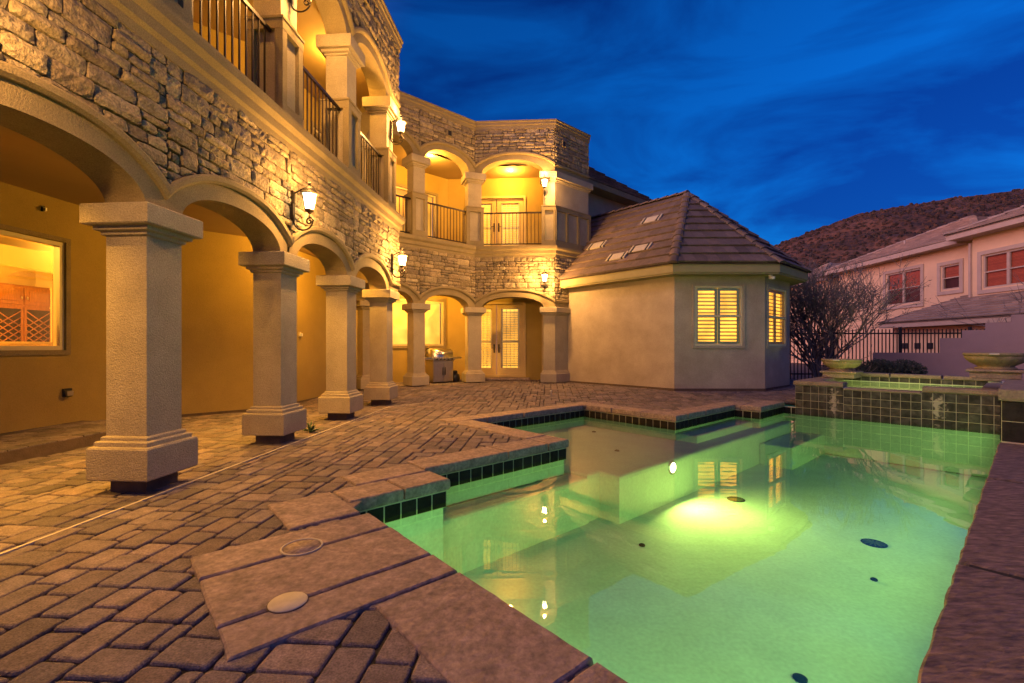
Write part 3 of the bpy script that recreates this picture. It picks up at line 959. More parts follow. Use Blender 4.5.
def double_door(A, B, sc, zb, zt, label=None):
    d = (B-A).normalized(); nn = Vector((d.y, -d.x))
    for sg in (-1, 1):
        s0, s1 = (sc-.94, sc-.012) if sg < 0 else (sc+.012, sc+.94)
        m = MB()
        def bar(sa, sb, za, zb_, off=-.06, dep=.05):
            c = A+d*((sa+sb)/2)+nn*off; m.box((c.x, c.y, (za+zb_)/2), (sb-sa, dep, zb_-za), d)
        st = .15
        bar(s0, s0+st, zb, zt); bar(s1-st, s1, zb, zt)
        bar(s0+st, s1-st, zt-.16, zt); bar(s0+st, s1-st, zb, zb+.30)
        dr = m.build('door', M['doorpaint'], house)
        pane(A, d, nn, s0+st, s1-st, zb+.30, zt-.16, -.045, 'glass', dr)
        pane(A, d, nn, s0+st, s1-st, zb+.30, zt-.16, -.19, 'lit', dr, 'lit_room')
        slats(A, d, nn, s0+st+.05, s1-st-.05, zb+.36, zt-.2, -.125, dr, pitch=.062, depth=.05)
        m = MB()
        zz = zb+.30+(zt-.16-zb-.30)*.45
        c = A+d*((s0+s1)/2)+nn*-.11
        m.box((c.x, c.y, zz), (s1-s0-2*st, .03, .07), d)
        for e in (s0+st+.025, s1-st-.025):
            c = A+d*e+nn*-.11; m.box((c.x, c.y, (zb+zt)/2+.07), (.05, .03, zt-zb-.47), d)
        for t in (.25, .5, .75):
            c = A+d*(s0+st+.05+(s1-s0-2*st-.1)*t)+nn*-.088; m.box((c.x, c.y, (zb+zt)/2+.07), (.014, .012, zt-zb-.47), d)
        m.build('shutter_frame', M['shutter'], dr)
        m = MB()
        hx = s1-.07 if sg < 0 else s0+.07
        c = A+d*hx+nn*-.03; m.box((c.x, c.y, zb+.98), (.05, .014, .30), d, .004)
        c2 = A+d*(hx-sg*-.03)+nn*.01
        m.tube([(c.x, c.y, zb+1.0), (c.x+nn.x*.05, c.y+nn.y*.05, zb+1.0), (c.x+nn.x*.05+d.x*sg*.1, c.y+nn.y*.05+d.y*sg*.1, zb+1.0)], .010, 6)
        m.build('handle', M['bronze'], dr)
    m = MB(); frame_rect(m, A, d, nn, sc-1.02, sc+1.02, zb-.001, zt+.07, .075, .07, .02)
    m.build('door_frame', M['doorpaint'], house)
double_door(WAb, WDb, sD, .2, 2.72)
double_door(WAb, WDb, sD, 4.42, 6.40)
# door step
m = MB(); d = dDw; nn = Vector((d.y, -d.x)); c = WAb+d*sD+nn*.25
m.box((c.x, c.y, .145), (2.3, .5, .07), d, .01); stp = m.build('door_step', M['slab'], house)
m = MB(); m.box((c.x, c.y, .055), (2.24, .44, .11), d); m.build('riser', M['foot'], stp)

# patio window on the angled wall (lit) and upper ones
def big_window(A, B, s0, s1, z0, z1, mt='lit', mull=0, parent=house):
    d = (B-A).normalized(); nn = Vector((d.y, -d.x))
    m = MB(); frame_rect(m, A, d, nn, s0-.002, s1+.002, z0-.002, z1+.002, .055, .09, -.04)
    for k in range(mull):
        s = s0+(s1-s0)*(k+1)/(mull+1); c = A+d*s+nn*-.04
        m.box((c.x, c.y, (z0+z1)/2), (.05, .07, z1-z0-.12), d)
    w = m.build('window', M['cream'], parent)
    pane(A, d, nn, s0+.05, s1-.05, z0+.05, z1-.05, -.05, 'glass', w)
    pane(A, d, nn, s0, s1, z0, z1, -.22, mt, w, 'lit_room')
    m = MB(); frame_rect(m, A, d, nn, s0-.09, s1+.09, z0-.09, z1+.09, .085, .04, .02); m.build('surround', M['trim'], w)
    return w
big_window(W3b, WAb, .7, LA-.18, 1.28, 2.8, 'lit')
big_window(W3b, WAb, .9, LA-.5, 4.25, 6.4, 'lit_dim')
big_window(W2b, W3b, 1.6, 3.4, 4.25, 6.4, 'lit_dim')

# kitchen window on the near wall + room behind it
d, nn = dW1, Vector((dW1.y, -dW1.x))
m = MB(); frame_rect(m, W1a, d, nn, sw-2.602, sw+.002, 1.198, 2.752, .06, .10, -.06)
kw = m.build('window', M['cream'], house)
pane(W1a, d, nn, sw-2.55, sw-.05, 1.25, 2.7, -.06, 'glass', kw)
m = MB(); frame_rect(m, W1a, d, nn, sw-2.67, sw+.07, 1.13, 2.82, .065, .02, .011); m.build('surround', M['trim'], kw)
# interior room shell
rm = MB()
ra, rb = W1a+d*(sw-4.5), W1a+d*(sw+2.9)
RI = M['ri'] = mat('room paint', (.80, .64, .30), .8, var=.04, bump=.1)
r0, r1 = ra-nn*.21, rb-nn*.21; r2, r3 = rb-nn*4.0, ra-nn*4.0
def rq(a, b, z0, z1): rm.quad((a.x, a.y, z0), (b.x, b.y, z0), (b.x, b.y, z1), (a.x, a.y, z1))
rq(r1, r2, .2, 3.3); rq(r3, r0, .2, 3.3)
# rear wall with a niche for the cabinet
rm.add([(p.x, p.y, .2) for p in (r0, r1, r2, r3)], [(0, 1, 2, 3)]); rm.add([(p.x, p.y, 3.3) for p in (r0, r1, r2, r3)], [(0, 1, 2, 3)])
rq(r2, r3, .2, 3.3)
rm.build('room', RI, house)
# soffit beam inside
m = MB()
c = (r2+r3)/2+nn*.45; m.box((c.x, c.y, 3.02), ((r2-r3).length, .9, .26), d); m.box((c.x+nn.x*.42, c.y+nn.y*.42, 2.83), ((r2-r3).length, .12, .12), d)
m.build('soffit', RI, house)

# wine cabinet in the room
cx, cy = -9.72, 9.28
wcc = Vector((-9.62, 9.25))
base = r3 + d*((wcc-r3).dot(d))
e = empty('wine_cabinet', (base.x, base.y, .2), 'brown built-in wine cabinet with lattice fronts seen through the near window', 'cabinet')
cc = base+nn*.18
m = MB(); m.box((cc.x, cc.y, 1.35), (1.10, .30, 2.3), d); m.build('body', M['wood'], e)
for sg in (-1, 1):
    q = cc+nn*.155+d*sg*.27
    m = MB(); m.box((q.x, q.y, 2.28), (.52, .025, .36), d, .006); m.box((q.x+nn.x*.014, q.y+nn.y*.014, 2.28), (.36, .02, .22), d, .006)
    dr = m.build('door', M['wood'], e)
    m = MB(); k = cc+nn*.185+d*sg*.05; m.lathe([(.012, -.03), (.012, .03)], (k.x, k.y, 2.24), 8); m.build('handle', M['steel'], dr)
    m = MB(); frame_rect(m, q, d, nn, -.26, .26, .35, 2.05, .04, .03, 0)
    lf = m.build('lattice', M['wood'], e)
    m = MB(); m.box((q.x-nn.x*.005, q.y-nn.y*.005, 1.2), (.46, .012, 1.62), d); m.build('dark_back', M['black'], lf)
    m = MB()
    for dirn in (-1, 1):
        for t in range(-8, 20):
            zc = .38+t*.13
            a_s, b_s = -.22, .22; za, zb_ = zc-dirn*.16, zc+dirn*.16
            if min(za, zb_) < .38 or max(za, zb_) > 2.02: continue
            A_ = q+d*a_s+nn*.01; B_ = q+d*b_s+nn*.01
            m.tube([(A_.x, A_.y, za), (B_.x, B_.y, zb_)], .011, 4)
    m.build('lattice_bars', M['wood'], lf)
# low half wall and stair rail
hw = base+nn*1.4
e = empty('half_wall', (hw.x, hw.y, .2), 'cream half wall inside the lit room in front of the cabinet', 'half wall')
m = MB(); m.box((hw.x-d.x*.5, hw.y-d.y*.5, .75), (3.2, .12, 1.1), d); m.build('wall', RI, e)
m = MB(); m.box((hw.x-d.x*.5, hw.y-d.y*.5, 1.32), (3.24, .18, .04), d); m.build('wall_cap', M['cream'], e)
sr = hw+nn*.6+d*-.25
e = empty('stair_railing', (sr.x, sr.y, .2), 'small dark wooden stair rail inside the lit near window', 'stair railing')
m = MB()
m.box((sr.x, sr.y, 1.36), (.36, .06, .05), d, .01)
m.tube([(sr.x+d.x*.15, sr.y+d.y*.15, 1.37), (sr.x+d.x*.75, sr.y+d.y*.75, 1.68)], .03, 8); m.build('handrail', M['wood'], e)
for sg in (-.14, .14, .45):
    m = MB(); q = sr+d*sg; m.lathe([(.03, 0), (.022, .4), (.03, .6), (.018, 1.16 + (.15 if sg > .2 else 0))], (q.x, q.y, .2), 8); m.build('baluster', M['wood'], e)

# wall fittings
def wallbox(name, A, d, s, z, w, h, label, cat, mt='darkmetal'):
    nn = Vector((d.y, -d.x)); c = A+d*s+nn*.012
    e = empty(name, (c.x, c.y, z), label, cat)
    m = MB(); m.box((c.x, c.y, z), (w, .024, h), d, .004); m.build('plate', M[mt], e)
    m = MB(); c2 = c+nn*.03; m.box((c2.x, c2.y, z-.012), (w*.7, .045, h*.62), d, .006); m.build('cover', M['steel' if mt == 'darkmetal' else 'white'], e)
wallbox('outlet', W1a, dW1, win_s(W1a, W1b, (-6.45, 6.62)), .58, .12, .12, 'outdoor power outlet box on the arcade wall below the lit window', 'outlet')
d3 = (W3b-W2b).normalized()
wallbox('doorbell', W2b, d3, 1.05, 1.52, .07, .11, 'small pale switch box on the arcade wall between the columns', 'switch', 'cream')
wallbox('speaker_hook', W1a, dW1, win_s(W1a, W1b, (-6.45, 6.3)), 3.16, .03, .08, 'small dark bracket high on the arcade wall above the lit window', 'bracket')

# ================================================================== LAMPS
def lantern_proto():
    e = empty('wall_lantern', (0, 0, 0))
    m = MB()
    m.box((.012, 0, .0), (.024, .055, .40), None, .006); m.box((.03, 0, .10), (.012, .03, .14)); m.build_local('back_plate', M['lantern'], e)
    m = MB()
    path = [(.025, 0, -.12)]
    for k in range(15):
        a = R(190+k*12); path.append((.15+.13*math.cos(a), 0, -.20+.12*math.sin(a)))
    for k in range(22):
        a = R(5+k*22); r = .055*(1-k/26); path.append((.235+r*math.cos(a), 0, -.205+r*math.sin(a)))
    m.tube(path, .011, 6)
    m.tube([(.235, 0, -.16), (.235, 0, -.10)], .012, 6)
    m.build_local('scroll_arm', M['lantern'], e)
    m = MB(); m.tube([(.02, 0, .16), (.1, 0, .20), (.18, 0, .235), (.235, 0, .25)], .010, 6); m.build_local('bracket', M['lantern'], e)
    m = MB(); m.lathe([(.012, -.115), (.03, -.09), (.066, -.066), (.068, -.055)], (.235, 0, 0), 6, False); m.build_local('base_cup', M['lantern'], e)
    m = MB(); m.lathe([(.125, .142), (.128, .152), (.10, .175), (.072, .215), (.03, .25), (.016, .262), (.016, .275), (.026, .29), (.012, .305), (.006, .33)], (.235, 0, 0), 6, False); m.build_local('cap', M['lantern'], e)
    m = MB(); m.lathe([(.058, -.055), (.094, .142)], (.235, 0, 0), 6, False); m.build_local('glass', M['bulb'], e)
    m = MB()
    for k in range(6):
        a = 2*math.pi*k/6
        m.tube([(.235+.061*math.cos(a), .061*math.sin(a), -.055), (.235+.098*math.cos(a), .098*math.sin(a), .143)], .005, 4)
    m.build_local('cage', M['lantern'], e)
    return e
LWARM = (1, .50, .12)
def point(name, loc, power, col, r=.08, parent=None):
    l = D.lights.new(name, 'POINT'); l.energy = power; l.color = col; l.shadow_soft_size = r
    o = D.objects.new(name, l); COL.objects.link(o); o.location = loc
    if parent: o.parent = parent
    return o
LP = lantern_proto()
cB = K7-DB*.33
lan = [(wing[4], WN, 3.10, 'scrolled iron wall lantern on the stone band nearest the camera'),
       (wing[6], WN, 3.05, 'lower wall lantern at the far corner of the near wing'),
       (wing[4], WN, 5.97, 'upper lantern cut by the top edge of the view on a balcony column'),
       (wing[6], WN, 5.92, 'upper wall lantern on the last balcony column of the near wing'),
       (wing[2], WN, 3.10, 'wall lantern out of the view to the left of the nearest column'),
       (cB, Vector((DB.y, -DB.x)), 3.32, 'lower wall lantern on the stone above the arch of the patio doors'),
       (cB, Vector((DB.y, -DB.x)), 6.25, 'upper wall lantern on the balcony pier above the patio doors')]
LPOW = 50
for i, (pt, nn, z, lab) in enumerate(lan):
    o = LP if i == 0 else copy_tree(LP)
    up = z > 5
    base = pt+nn*(.012 if up else .045)
    o.location = (base.x, base.y, z); o.rotation_euler = (0, 0, math.atan2(nn.y, nn.x))
    tag(o, lab, 'lantern', 'iron wall lanterns on the house')
    fac = .12 if 'out of the view' in lab else 1.0
    point('lantern_lamp', (.40, 0, .02), fac*LPOW, LWARM, .05, o)
    point('lantern_lamp', (.235, 0, .40), fac*LPOW*.25, LWARM, .05, o)
# first lantern over column two has the wrong corner order: wing[4] is column two

def downlight(x, y, z, power, lab, grp='recessed ceiling lights', spot=False):
    e = empty('recessed_light', (x, y, z), lab, 'ceiling light', grp)
    m = MB(); m.lathe([(.085, 0), (.085, -.012), (.062, -.014)], (x, y, z), 20); m.build('trim_ring', M['white'], e)
    m = MB(); m.lathe([(.058, -.015), (.05, -.019)], (x, y, z), 20); m.build('lens', M['can'], e)
    if spot:
        l = D.lights.new('ceiling_lamp', 'SPOT'); l.energy = power; l.color = (1, .48, .06); l.spot_size = R(98); l.spot_blend = .9; l.shadow_soft_size = .06
        o = D.objects.new('ceiling_lamp', l); COL.objects.link(o); o.location = (0, 0, -.03); o.parent = e
    else:
        point('ceiling_lamp', (0, 0, -.12), power, (1, .48, .06), .06, e)
mid = lambda s, o: C1+WD*s-WN*o
ARC = 400
p = mid(-1.0, .95); downlight(p.x, p.y, 3.36, ARC, 'recessed arcade ceiling light nearest the camera', spot=True)
p = mid(1.0, .95); downlight(p.x, p.y, 3.36, ARC*.40, 'recessed arcade ceiling light between the first and second columns', spot=True)
p = mid(2.9, .95); downlight(p.x, p.y, 3.36, ARC*.95, 'recessed arcade ceiling light between the second and third columns', spot=True)
p = mid(4.9, .95); downlight(p.x, p.y, 3.36, 130, 'recessed arcade ceiling light near the far end of the near wing')
downlight(-2.5, 13.9, 3.36, 190, 'recessed patio ceiling light above the grill')
downlight(-.1, 14.7, 3.36, 150, 'recessed patio ceiling light in front of the glazed doors')
downlight(-.05, 15.1, 7.10, 95, 'star bright recessed light in the balcony ceiling above the upper doors')
downlight(-2.5, 13.9, 7.10, 95, 'recessed balcony ceiling light over the angled balcony bay')
p = mid(4.9, .8); downlight(p.x, p.y, 7.10, 75, 'recessed balcony ceiling light at the far end of the near wing')
p = mid(1.0, .8); downlight(p.x, p.y, 7.10, 75, 'recessed balcony ceiling light above the near balcony rail')
q = r3+nn*2.2+d*((wcc-r3).dot(d)-1.4)
rl = wcc+nn*1.15-d*.35
downlight(rl.x, rl.y, 2.884, 60, 'small round ceiling light inside the lit near window')
q2 = W1a+dW1*(sw-1.0)-Vector((dW1.y, -dW1.x))*2.2
downlight(q2.x, q2.y, 3.298, 420, 'ceiling light in the middle of the lit room')

# pool lamps, then unseen strips added as fill light
def plight(p, q, z, power, col, dirv, size=.16, spread=170):
    """disc lamp in a pool wall, shining along dirv"""
    c = PQ(p, q)
    l = D.lights.new('underwater_lamp', 'AREA'); l.shape = 'DISK'; l.size = size; l.energy = power; l.color = col; l.spread = R(spread)
    o = D.objects.new('underwater_lamp', l); COL.objects.link(o); o.location = (c.x, c.y, z)
    o.rotation_euler = Vector((dirv.x, dirv.y, .02)).to_track_quat('-Z', 'Y').to_euler()
plight(6.15, 3.43, -.52, 30, (.80, 1.0, .20), -DQ, .16, 168)
def added_fill_strip(p0, p1, q0, q1, z, power, col, dirv, lab):
    """linear lamp tucked under the coping"""
    a, b = PQ(p0, q0), PQ(p1, q1); c = (a+b)/2; d = (b-a).normalized()
    e = empty('light_strip', (c.x, c.y, z), lab, 'light strip')
    m = MB(); k = c-dirv*.018; m.box((k.x, k.y, z), ((b-a).length, .02, .05), d, .004); m.build('channel', M['steel'], e)
    l = D.lights.new('strip_lamp', 'AREA'); l.shape = 'RECTANGLE'; l.size = (b-a).length; l.size_y = .03; l.energy = power; l.color = col; l.spread = R(160)
    o = D.objects.new('strip_lamp', l); COL.objects.link(o); o.parent = e
    zax = -Vector((dirv.x, dirv.y, .0)).normalized(); xax = Vector((d.x, d.y, 0)); yax = zax.cross(xax)
    o.rotation_euler = Matrix((xax, yax, zax)).transposed().to_euler()
added_fill_strip(1.8, 11.0, .30, .30, -.31, 25, (.52, 1.0, .26), DQ, 'long under water light strip below the right slate coping')
added_fill_strip(1.475, 1.475, .5, 3.3, -.31, 6, (.42, 1.0, .38), DP, 'under water light strip below the near coping')

# ================================================================== GRILL
def grill():
    gx, gy = -2.32, 14.5
    dd = DA; nn = Vector((DA.y, -DA.x))
    e = empty('gas_grill', (gx, gy, 0), 'stainless steel gas grill on a cart under the patio arch', 'grill')
    c = Vector((gx, gy))
    def bx(mb, s, o, z, sz, bev=.0):
        q = c+dd*s+nn*o; mb.box((q.x, q.y, z), sz, dd, bev)
    m = MB(); bx(m, 0, 0, .47, (.72, .5, .66), .01); m.build('cabinet', M['steel'], e)
    for sg in (-1, 1):
        m = MB(); bx(m, sg*.175, .262, .46, (.33, .02, .56), .006); dr = m.build('door', M['steel'], e)
        m = MB(); q = c+dd*sg*.045+nn*.295; m.tube([(q.x, q.y, .36), (q.x, q.y, .60)], .011, 6); m.build('handle', M['darkmetal'], dr)
    m = MB(); bx(m, 0, .02, .855, (.78, .56, .11), .02); cp = m.build('control_panel', M['steel'], e)
    for k in range(5):
        m = MB(); q = c+dd*(-.28+.14*k)+nn*.31
        m.tube([(q.x, q.y, .855), (q.x+nn.x*.035, q.y+nn.y*.035, .855)], .026, 10); m.build('knob', M['darkmetal'], cp)
    for sg in (-1, 1):
        m = MB(); bx(m, sg*.545, 0, .90, (.30, .5, .035), .01); bx(m, sg*.545, .24, .885, (.30, .02, .05)); m.build('side_shelf', M['steel'], e)
    # curved lid
    m = MB(); k = 12; vs = []
    for s in (-.37, .37):
        for i in range(k+1):
            a = math.pi*i/k; q = c+dd*s+nn*(.25*math.cos(a)); vs.append((q.x, q.y, .915+.27*math.sin(a)**.8))
    m.add(vs, [(i, i+1, k+1+i+1, k+1+i) for i in range(k)]+[tuple(range(k+1)), tuple(range(2*k+1, k, -1))], True)
    ld = m.build('lid', M['steel'], e)
    m = MB(); a = c+dd*-.27+nn*.29; b = c+dd*.27+nn*.29; m.tube([(a.x, a.y, 1.02), (b.x, b.y, 1.02)], .014, 8)
    for t in (a, b): m.tube([(t.x, t.y, 1.02), (t.x-nn.x*.06, t.y-nn.y*.06, 1.03)], .01, 6)
    m.build('handle', M['steel'], ld)
    for sx in (-.32, .32):
        for so in (-.2, .2):
            m = MB(); q = c+dd*sx+nn*so; m.lathe([(.03, 0), (.045, .02), (.045, .09), (.02, .14)], (q.x, q.y, 0), 10); m.build('caster', M['darkmetal'], e)
    # gas bottle beside it
    b = c+dd*.62+nn*-.02
    t = empty('gas_bottle', (b.x, b.y, 0), 'dark round gas bottle on the floor beside the grill', 'gas bottle')
    m = MB(); m.lathe([(.11, 0), (.12, .03), (.15, .08), (.155, .25), (.14, .33), (.07, .385), (.03, .395)], (b.x, b.y, 0), 20); m.build('tank', M['darkmetal'], t)
    m = MB(); m.lathe([(.075, .37), (.075, .46), (.07, .46), (.07, .37)], (b.x, b.y, 0), 16); m.build('collar', M['darkmetal'], t)
grill()

# weed in the joint, and small spigot on the deck
def rosette(x, y, r, label):
    e = MB(); rnd = random.Random(4)
    for k in range(34):
        a = rnd.random()*6.28; el = rnd.uniform(.2, 1.2); l = r*rnd.uniform(.6, 1.1)
        dx, dy = math.cos(a), math.sin(a); w = .012
        tip = (x+dx*l*math.cos(el), y+dy*l*math.cos(el), l*math.sin(el)*.9)
        mid_ = (x+dx*l*.5*math.cos(el), y+dy*l*.5*math.cos(el), l*.62*math.sin(el))
        e.add([(x, y, 0), (mid_[0]-dy*w, mid_[1]+dx*w, mid_[2]), tip, (mid_[0]+dy*w, mid_[1]-dx*w, mid_[2])], [(0, 1, 2, 3)])
    return tag(e.build('weed', M['weed']), label, 'weed')
rosette(-2.93, 6.62, .21, 'small green weed growing at the foot of the second column')
x, y = atpix(551, 397, 0)
e = empty('deck_jet', (x, y, 0), 'tiny pale deck jet standing on the paving in front of the doors', 'deck jet')
m = MB(); m.lathe([(.05, 0), (.05, .008), (.02, .012)], (x, y, 0), 14); m.build('flange', M['lidgrey'], e)
m = MB(); m.lathe([(.014, .01), (.014, .13), (.022, .135), (.022, .16), (.01, .165)], (x, y, 0), 10); m.build('nozzle', M['white'], e)

# ================================================================== POOL HOUSE (octagonal wing)
w1 = Vector((4.25, 11.91)); w0 = w1+DQ*4.9; w2 = Vector((6.62, 11.91)); w3 = Vector((8.02, 13.14))
w4 = w3+az(3.8)*2.3; w5 = w4+az(-41.2)*4.5
cas = empty('pool_house', (5.4, 14.0, 0), 'single storey octagonal stucco wing with dark hip roof and lit shuttered windows', 'house')
s2 = 1.0
wall_with_openings(w0, w1, 0, 3.12, [], M['casita'], parent=cas)
# travel w0->w1 : outward must be on the right
L2 = (w2-w1).length; L3 = (w3-w2).length
ws0, ws1 = .53, 1.77
wz0, wz1 = 1.27, 2.83
wall_with_openings(w1, w2, 0, 3.12, [(ws0, ws1, wz0, wz1)], M['casita'], parent=cas)
v0, v1 = .20, 1.52
wall_with_openings(w2, w3, 0, 3.12, [(v0, v1, wz0, wz1)], M['casita'], parent=cas)
wall_with_openings(w3, w4, 0, 3.12, [], M['casita'], parent=cas); wall_with_openings(w4, w5, 0, 3.12, [], M['casita'], parent=cas)
m = MB(); sweep(m, [w0, w1, w2, w3, w4], [(-.01, .0), (.012, 0), (.012, .15), (-.01, .15)]); m.build('weep_screed', M['foot'], cas)
def shutter_window(A, B, s0, s1, z0, z1, parent):
    d = (B-A).normalized(); nn = Vector((d.y, -d.x))
    m = MB(); frame_rect(m, A, d, nn, s0-.002, s1+.002, z0-.002, z1+.002, .05, .05, -.012)
    zm = (z0+z1)/2; c = A+d*((s0+s1)/2)+nn*-.012; m.box((c.x, c.y, zm), (s1-s0-.1, .06, .055), d)
    w = m.build('window', M['bronze'] if False else M['cream'], parent)
    pane(A, d, nn, s0+.05, s1-.05, z0+.05, z1-.05, -.02, 'glass', w)
    m = MB()
    sm = (s0+s1)/2
    for e in (s0+.075, sm-.04, sm+.04, s1-.075):
        c = A+d*e+nn*-.065; m.box((c.x, c.y, zm), (.065, .035, z1-z0-.1), d)
    for z in (z0+.075, z1-.075, zm):
        for a_, b_ in ((s0+.108, sm-.073), (sm+.073, s1-.108)):
            c = A+d*((a_+b_)/2)+nn*-.065; m.box((c.x, c.y, z), (b_-a_, .035, .08), d)
    m.build('shutter_frame', M['shutter'], w)
    for a_, b_ in ((s0+.108, sm-.073), (sm+.073, s1-.108)):
        for za, zb in ((z0+.12, zm-.04), (zm+.04, z1-.12)):
            slats(A, d, nn, a_, b_, za, zb, -.065, w, pitch=.098, depth=.07, tilt=32)
    pane(A, d, nn, s0-.1, s1+.1, z0-.1, z1+.1, -.135, 'lit', w, 'lit_room')
    m = MB(); frame_rect(m, A, d, nn, s0-.065, s1+.065, z0-.065, z1+.065, .06, .03, .013); m.build('surround', M['casita'], w)
shutter_window(w1, w2, ws0, ws1, wz0, wz1, cas); shutter_window(w2, w3, v0, v1, wz0, wz1, cas)
# eaves
CW = [w0, w1, w2, w3, w4, w5]
ev = offs(CW, .41)
m = MB(); sweep(m, CW, [(-.05, 3.09), (.38, 3.09), (.38, 3.13), (.41, 3.13), (.41, 3.34), (.37, 3.36), (-.05, 3.36)]); m.build('eave', M['fascia'], cas)
APX = Vector((5.43, 14.12, 6.00)); RDG = Vector((APX.x+DQ.x*5.0, APX.y+DQ.y*5.0, 6.00))
def tile_plane(mb, BL, BR, TL, TR, courses, tw=.30, lift=.062, seed=0, th=.055):
    rnd = random.Random(seed); BL, BR, TL, TR = map(Vector, (BL, BR, TL, TR))
    nrm = (BR-BL).cross(TL-BL if (TL-BL).length > .1 else TR-BL).normalized()
    if nrm.z < 0: nrm = -nrm
    ux = (BR-BL).normalized()
    for k in range(courses):
        t0, t1 = k/courses, (k+1)/courses+.12/courses
        t1 = min(t1, 1)
        l0, r0_ = BL.lerp(TL, t0), BR.lerp(TR, t0); l1, r1_ = BL.lerp(TL, t1), BR.lerp(TR, t1)
        a0, b0 = (l0-BL).dot(ux), (r0_-BL).dot(ux); a1, b1 = (l1-BL).dot(ux), (r1_-BL).dot(ux)
        x = min(a0, a1)-(.5 if k % 2 else 0)*tw
        xm = max(b0, b1)
        while x < xm:
            xe = x+tw-.006
            j = rnd.uniform(-.004, .006)
            p0 = max(x, a0), min(xe, b0); p1 = max(x, a1), min(xe, b1)
            if p0[1]-p0[0] > .02 or p1[1]-p1[0] > .02:
                lo0, lo1 = min(p0), max(p0[0], p0[1]); 
                if p0[1] < p0[0]: 
                    pm = min(max(p0[0], a0), b0); q0 = (pm, pm)
                else: q0 = p0
                if p1[1] < p1[0]:
                    pm = min(max(p1[1], a1), b1); q1 = (pm, pm)
                else: q1 = p1
                bb0 = l0-ux*a0; bb1 = l1-ux*a1
                V = [bb0+ux*q0[0]+nrm*(lift+j), bb0+ux*q0[1]+nrm*(lift+j), bb1+ux*q1[1]+nrm*.006, bb1+ux*q1[0]+nrm*.006]
                Bt = [v-nrm*th for v in V]
                mb.add(V+Bt, [(0, 1, 2, 3), (0, 4, 5, 1), (1, 5, 6, 2), (3, 7, 4, 0)])
            x += tw
def roof_sheet(mb, pts): mb.add(pts, [tuple(range(len(pts)))])
zE = 3.362
E = [Vector((p.x, p.y, zE)) for p in offs(CW, .44)]
ux0 = Vector((DQ.x, DQ.y, 0))
rt = MB(); NC = 10
tile_plane(rt, E[0], E[1], RDG, APX, NC, seed=1)
tile_plane(rt, E[1], E[2], APX, APX, NC, seed=2)
tile_plane(rt, E[2], E[3], APX, APX, NC, seed=3)
tile_plane(rt, E[3], E[4], APX, APX, NC, seed=4)
tile_plane(rt, E[4], E[5], APX, RDG, NC, seed=5)
roofo = rt.build('roof', M['rooftile'], cas)
us = MB()
dn = Vector((0, 0, -.03))
for pts in ((E[0], E[1], APX, RDG), (E[1], E[2], APX), (E[2], E[3], APX), (E[3], E[4], APX), (E[4], E[5], RDG, APX)):
    roof_sheet(us, [p+dn for p in pts])
us.build('roof_underlay', M['foot'], roofo)
def hip_caps(mb, a, b, r=.12, step=.33):
    a, b = Vector(a), Vector(b); t = (b-a); L = t.length; t.normalize()
    side = t.cross(Vector((0, 0, 1))).normalized(); up = side.cross(t).normalized()
    k = int(L/step)
    for i in range(k):
        s0 = a+t*(i*L/k-.04); s1 = a+t*((i+1)*L/k)
        vs = []
        for s, rr, lf in ((s0, r*1.12, .035), (s1, r*.92, .012)):
            for j in range(7):
                an = math.pi*j/6; vs.append(s+side*math.cos(an)*rr+up*(math.sin(an)*rr*.62+lf-.02))
        mb.add(vs, [(j, j+1, 8+j, 7+j) for j in range(6)]+[tuple(range(6, -1, -1))])
hp = MB()
for e_ in (E[1], E[2], E[3], E[4]): hip_caps(hp, e_, APX)
hip_caps(hp, APX, RDG)
hp.build('hip_ridge', M['rooftile'], roofo)
# roof vents on the left slope
def on_left(u_, v_):
    # point on the left roof plane by fractions: along eave (from corner w1 end) and up the slope
    b = E[1].lerp(E[0], u_); t = APX.lerp(RDG, u_); return b.lerp(t, v_)
nL = (E[1]-E[0]).cross(APX-E[1]).normalized(); nL = nL if nL.z > 0 else -nL
slopeL = ((APX-E[1]) - ux0*(APX-E[1]).dot(ux0)).normalized()
def roof_vent(P, lab):
    e = empty('roof_vent', P, lab, 'roof vent', 'pale roof vents on the octagonal wing')
    def slabv(a0, a1, b0, b1, h0, h1, mt, name):
        m = MB(); vs = []
        for h in (h0, h1):
            for a, b in ((a0, b0), (a1, b0), (a1, b1), (a0, b1)): vs.append(P+ux0*a+slopeL*b+nL*h)
        m.add(vs, [(0, 1, 2, 3), (4, 5, 6, 7), (0, 1, 5, 4), (1, 2, 6, 5), (2, 3, 7, 6), (3, 0, 4, 7)])
        return m.build(name, M[mt], e)
    slabv(-.20, .20, -.15, .15, .03, .075, 'lidgrey', 'plate')
    for sg in (-1, 1):
        slabv(sg*.235-.032, sg*.235+.032, -.13, .15, .03, .072, 'black', 'slot')
        slabv(sg*.295-.026, sg*.295+.026, -.15, .18, .03, .08, 'lidgrey', 'flashing')
for u_, v_, lab in ((.36, .18, 'pale roof vent low on the tiled slope, left of the low pair'), (.215, .24, 'pale roof vent low on the tiled slope, right of the low pair'),
                    (.20, .66, 'pale roof vent highest on the tiled slope near the hip'), (.56, .42, 'pale roof vent tucked against the main house wall')):
    roof_vent(on_left(u_, v_), lab)
# security camera under the eave
sc_ = w2+Vector((.02, -.22))
e = empty('security_camera', (sc_.x, sc_.y, 3.09), 'small white security camera under the octagonal wing eave corner', 'camera')
m = MB(); m.lathe([(.05, 0), (.05, -.03), (.03, -.04)], (sc_.x, sc_.y, 3.09), 14); m.build('mount', M['white'], e)
m = MB(); m.tube([(sc_.x-.02, sc_.y+.02, 3.025), (sc_.x+.05, sc_.y-.09, 3.00)], .04, 12); m.build('body', M['white'], e)

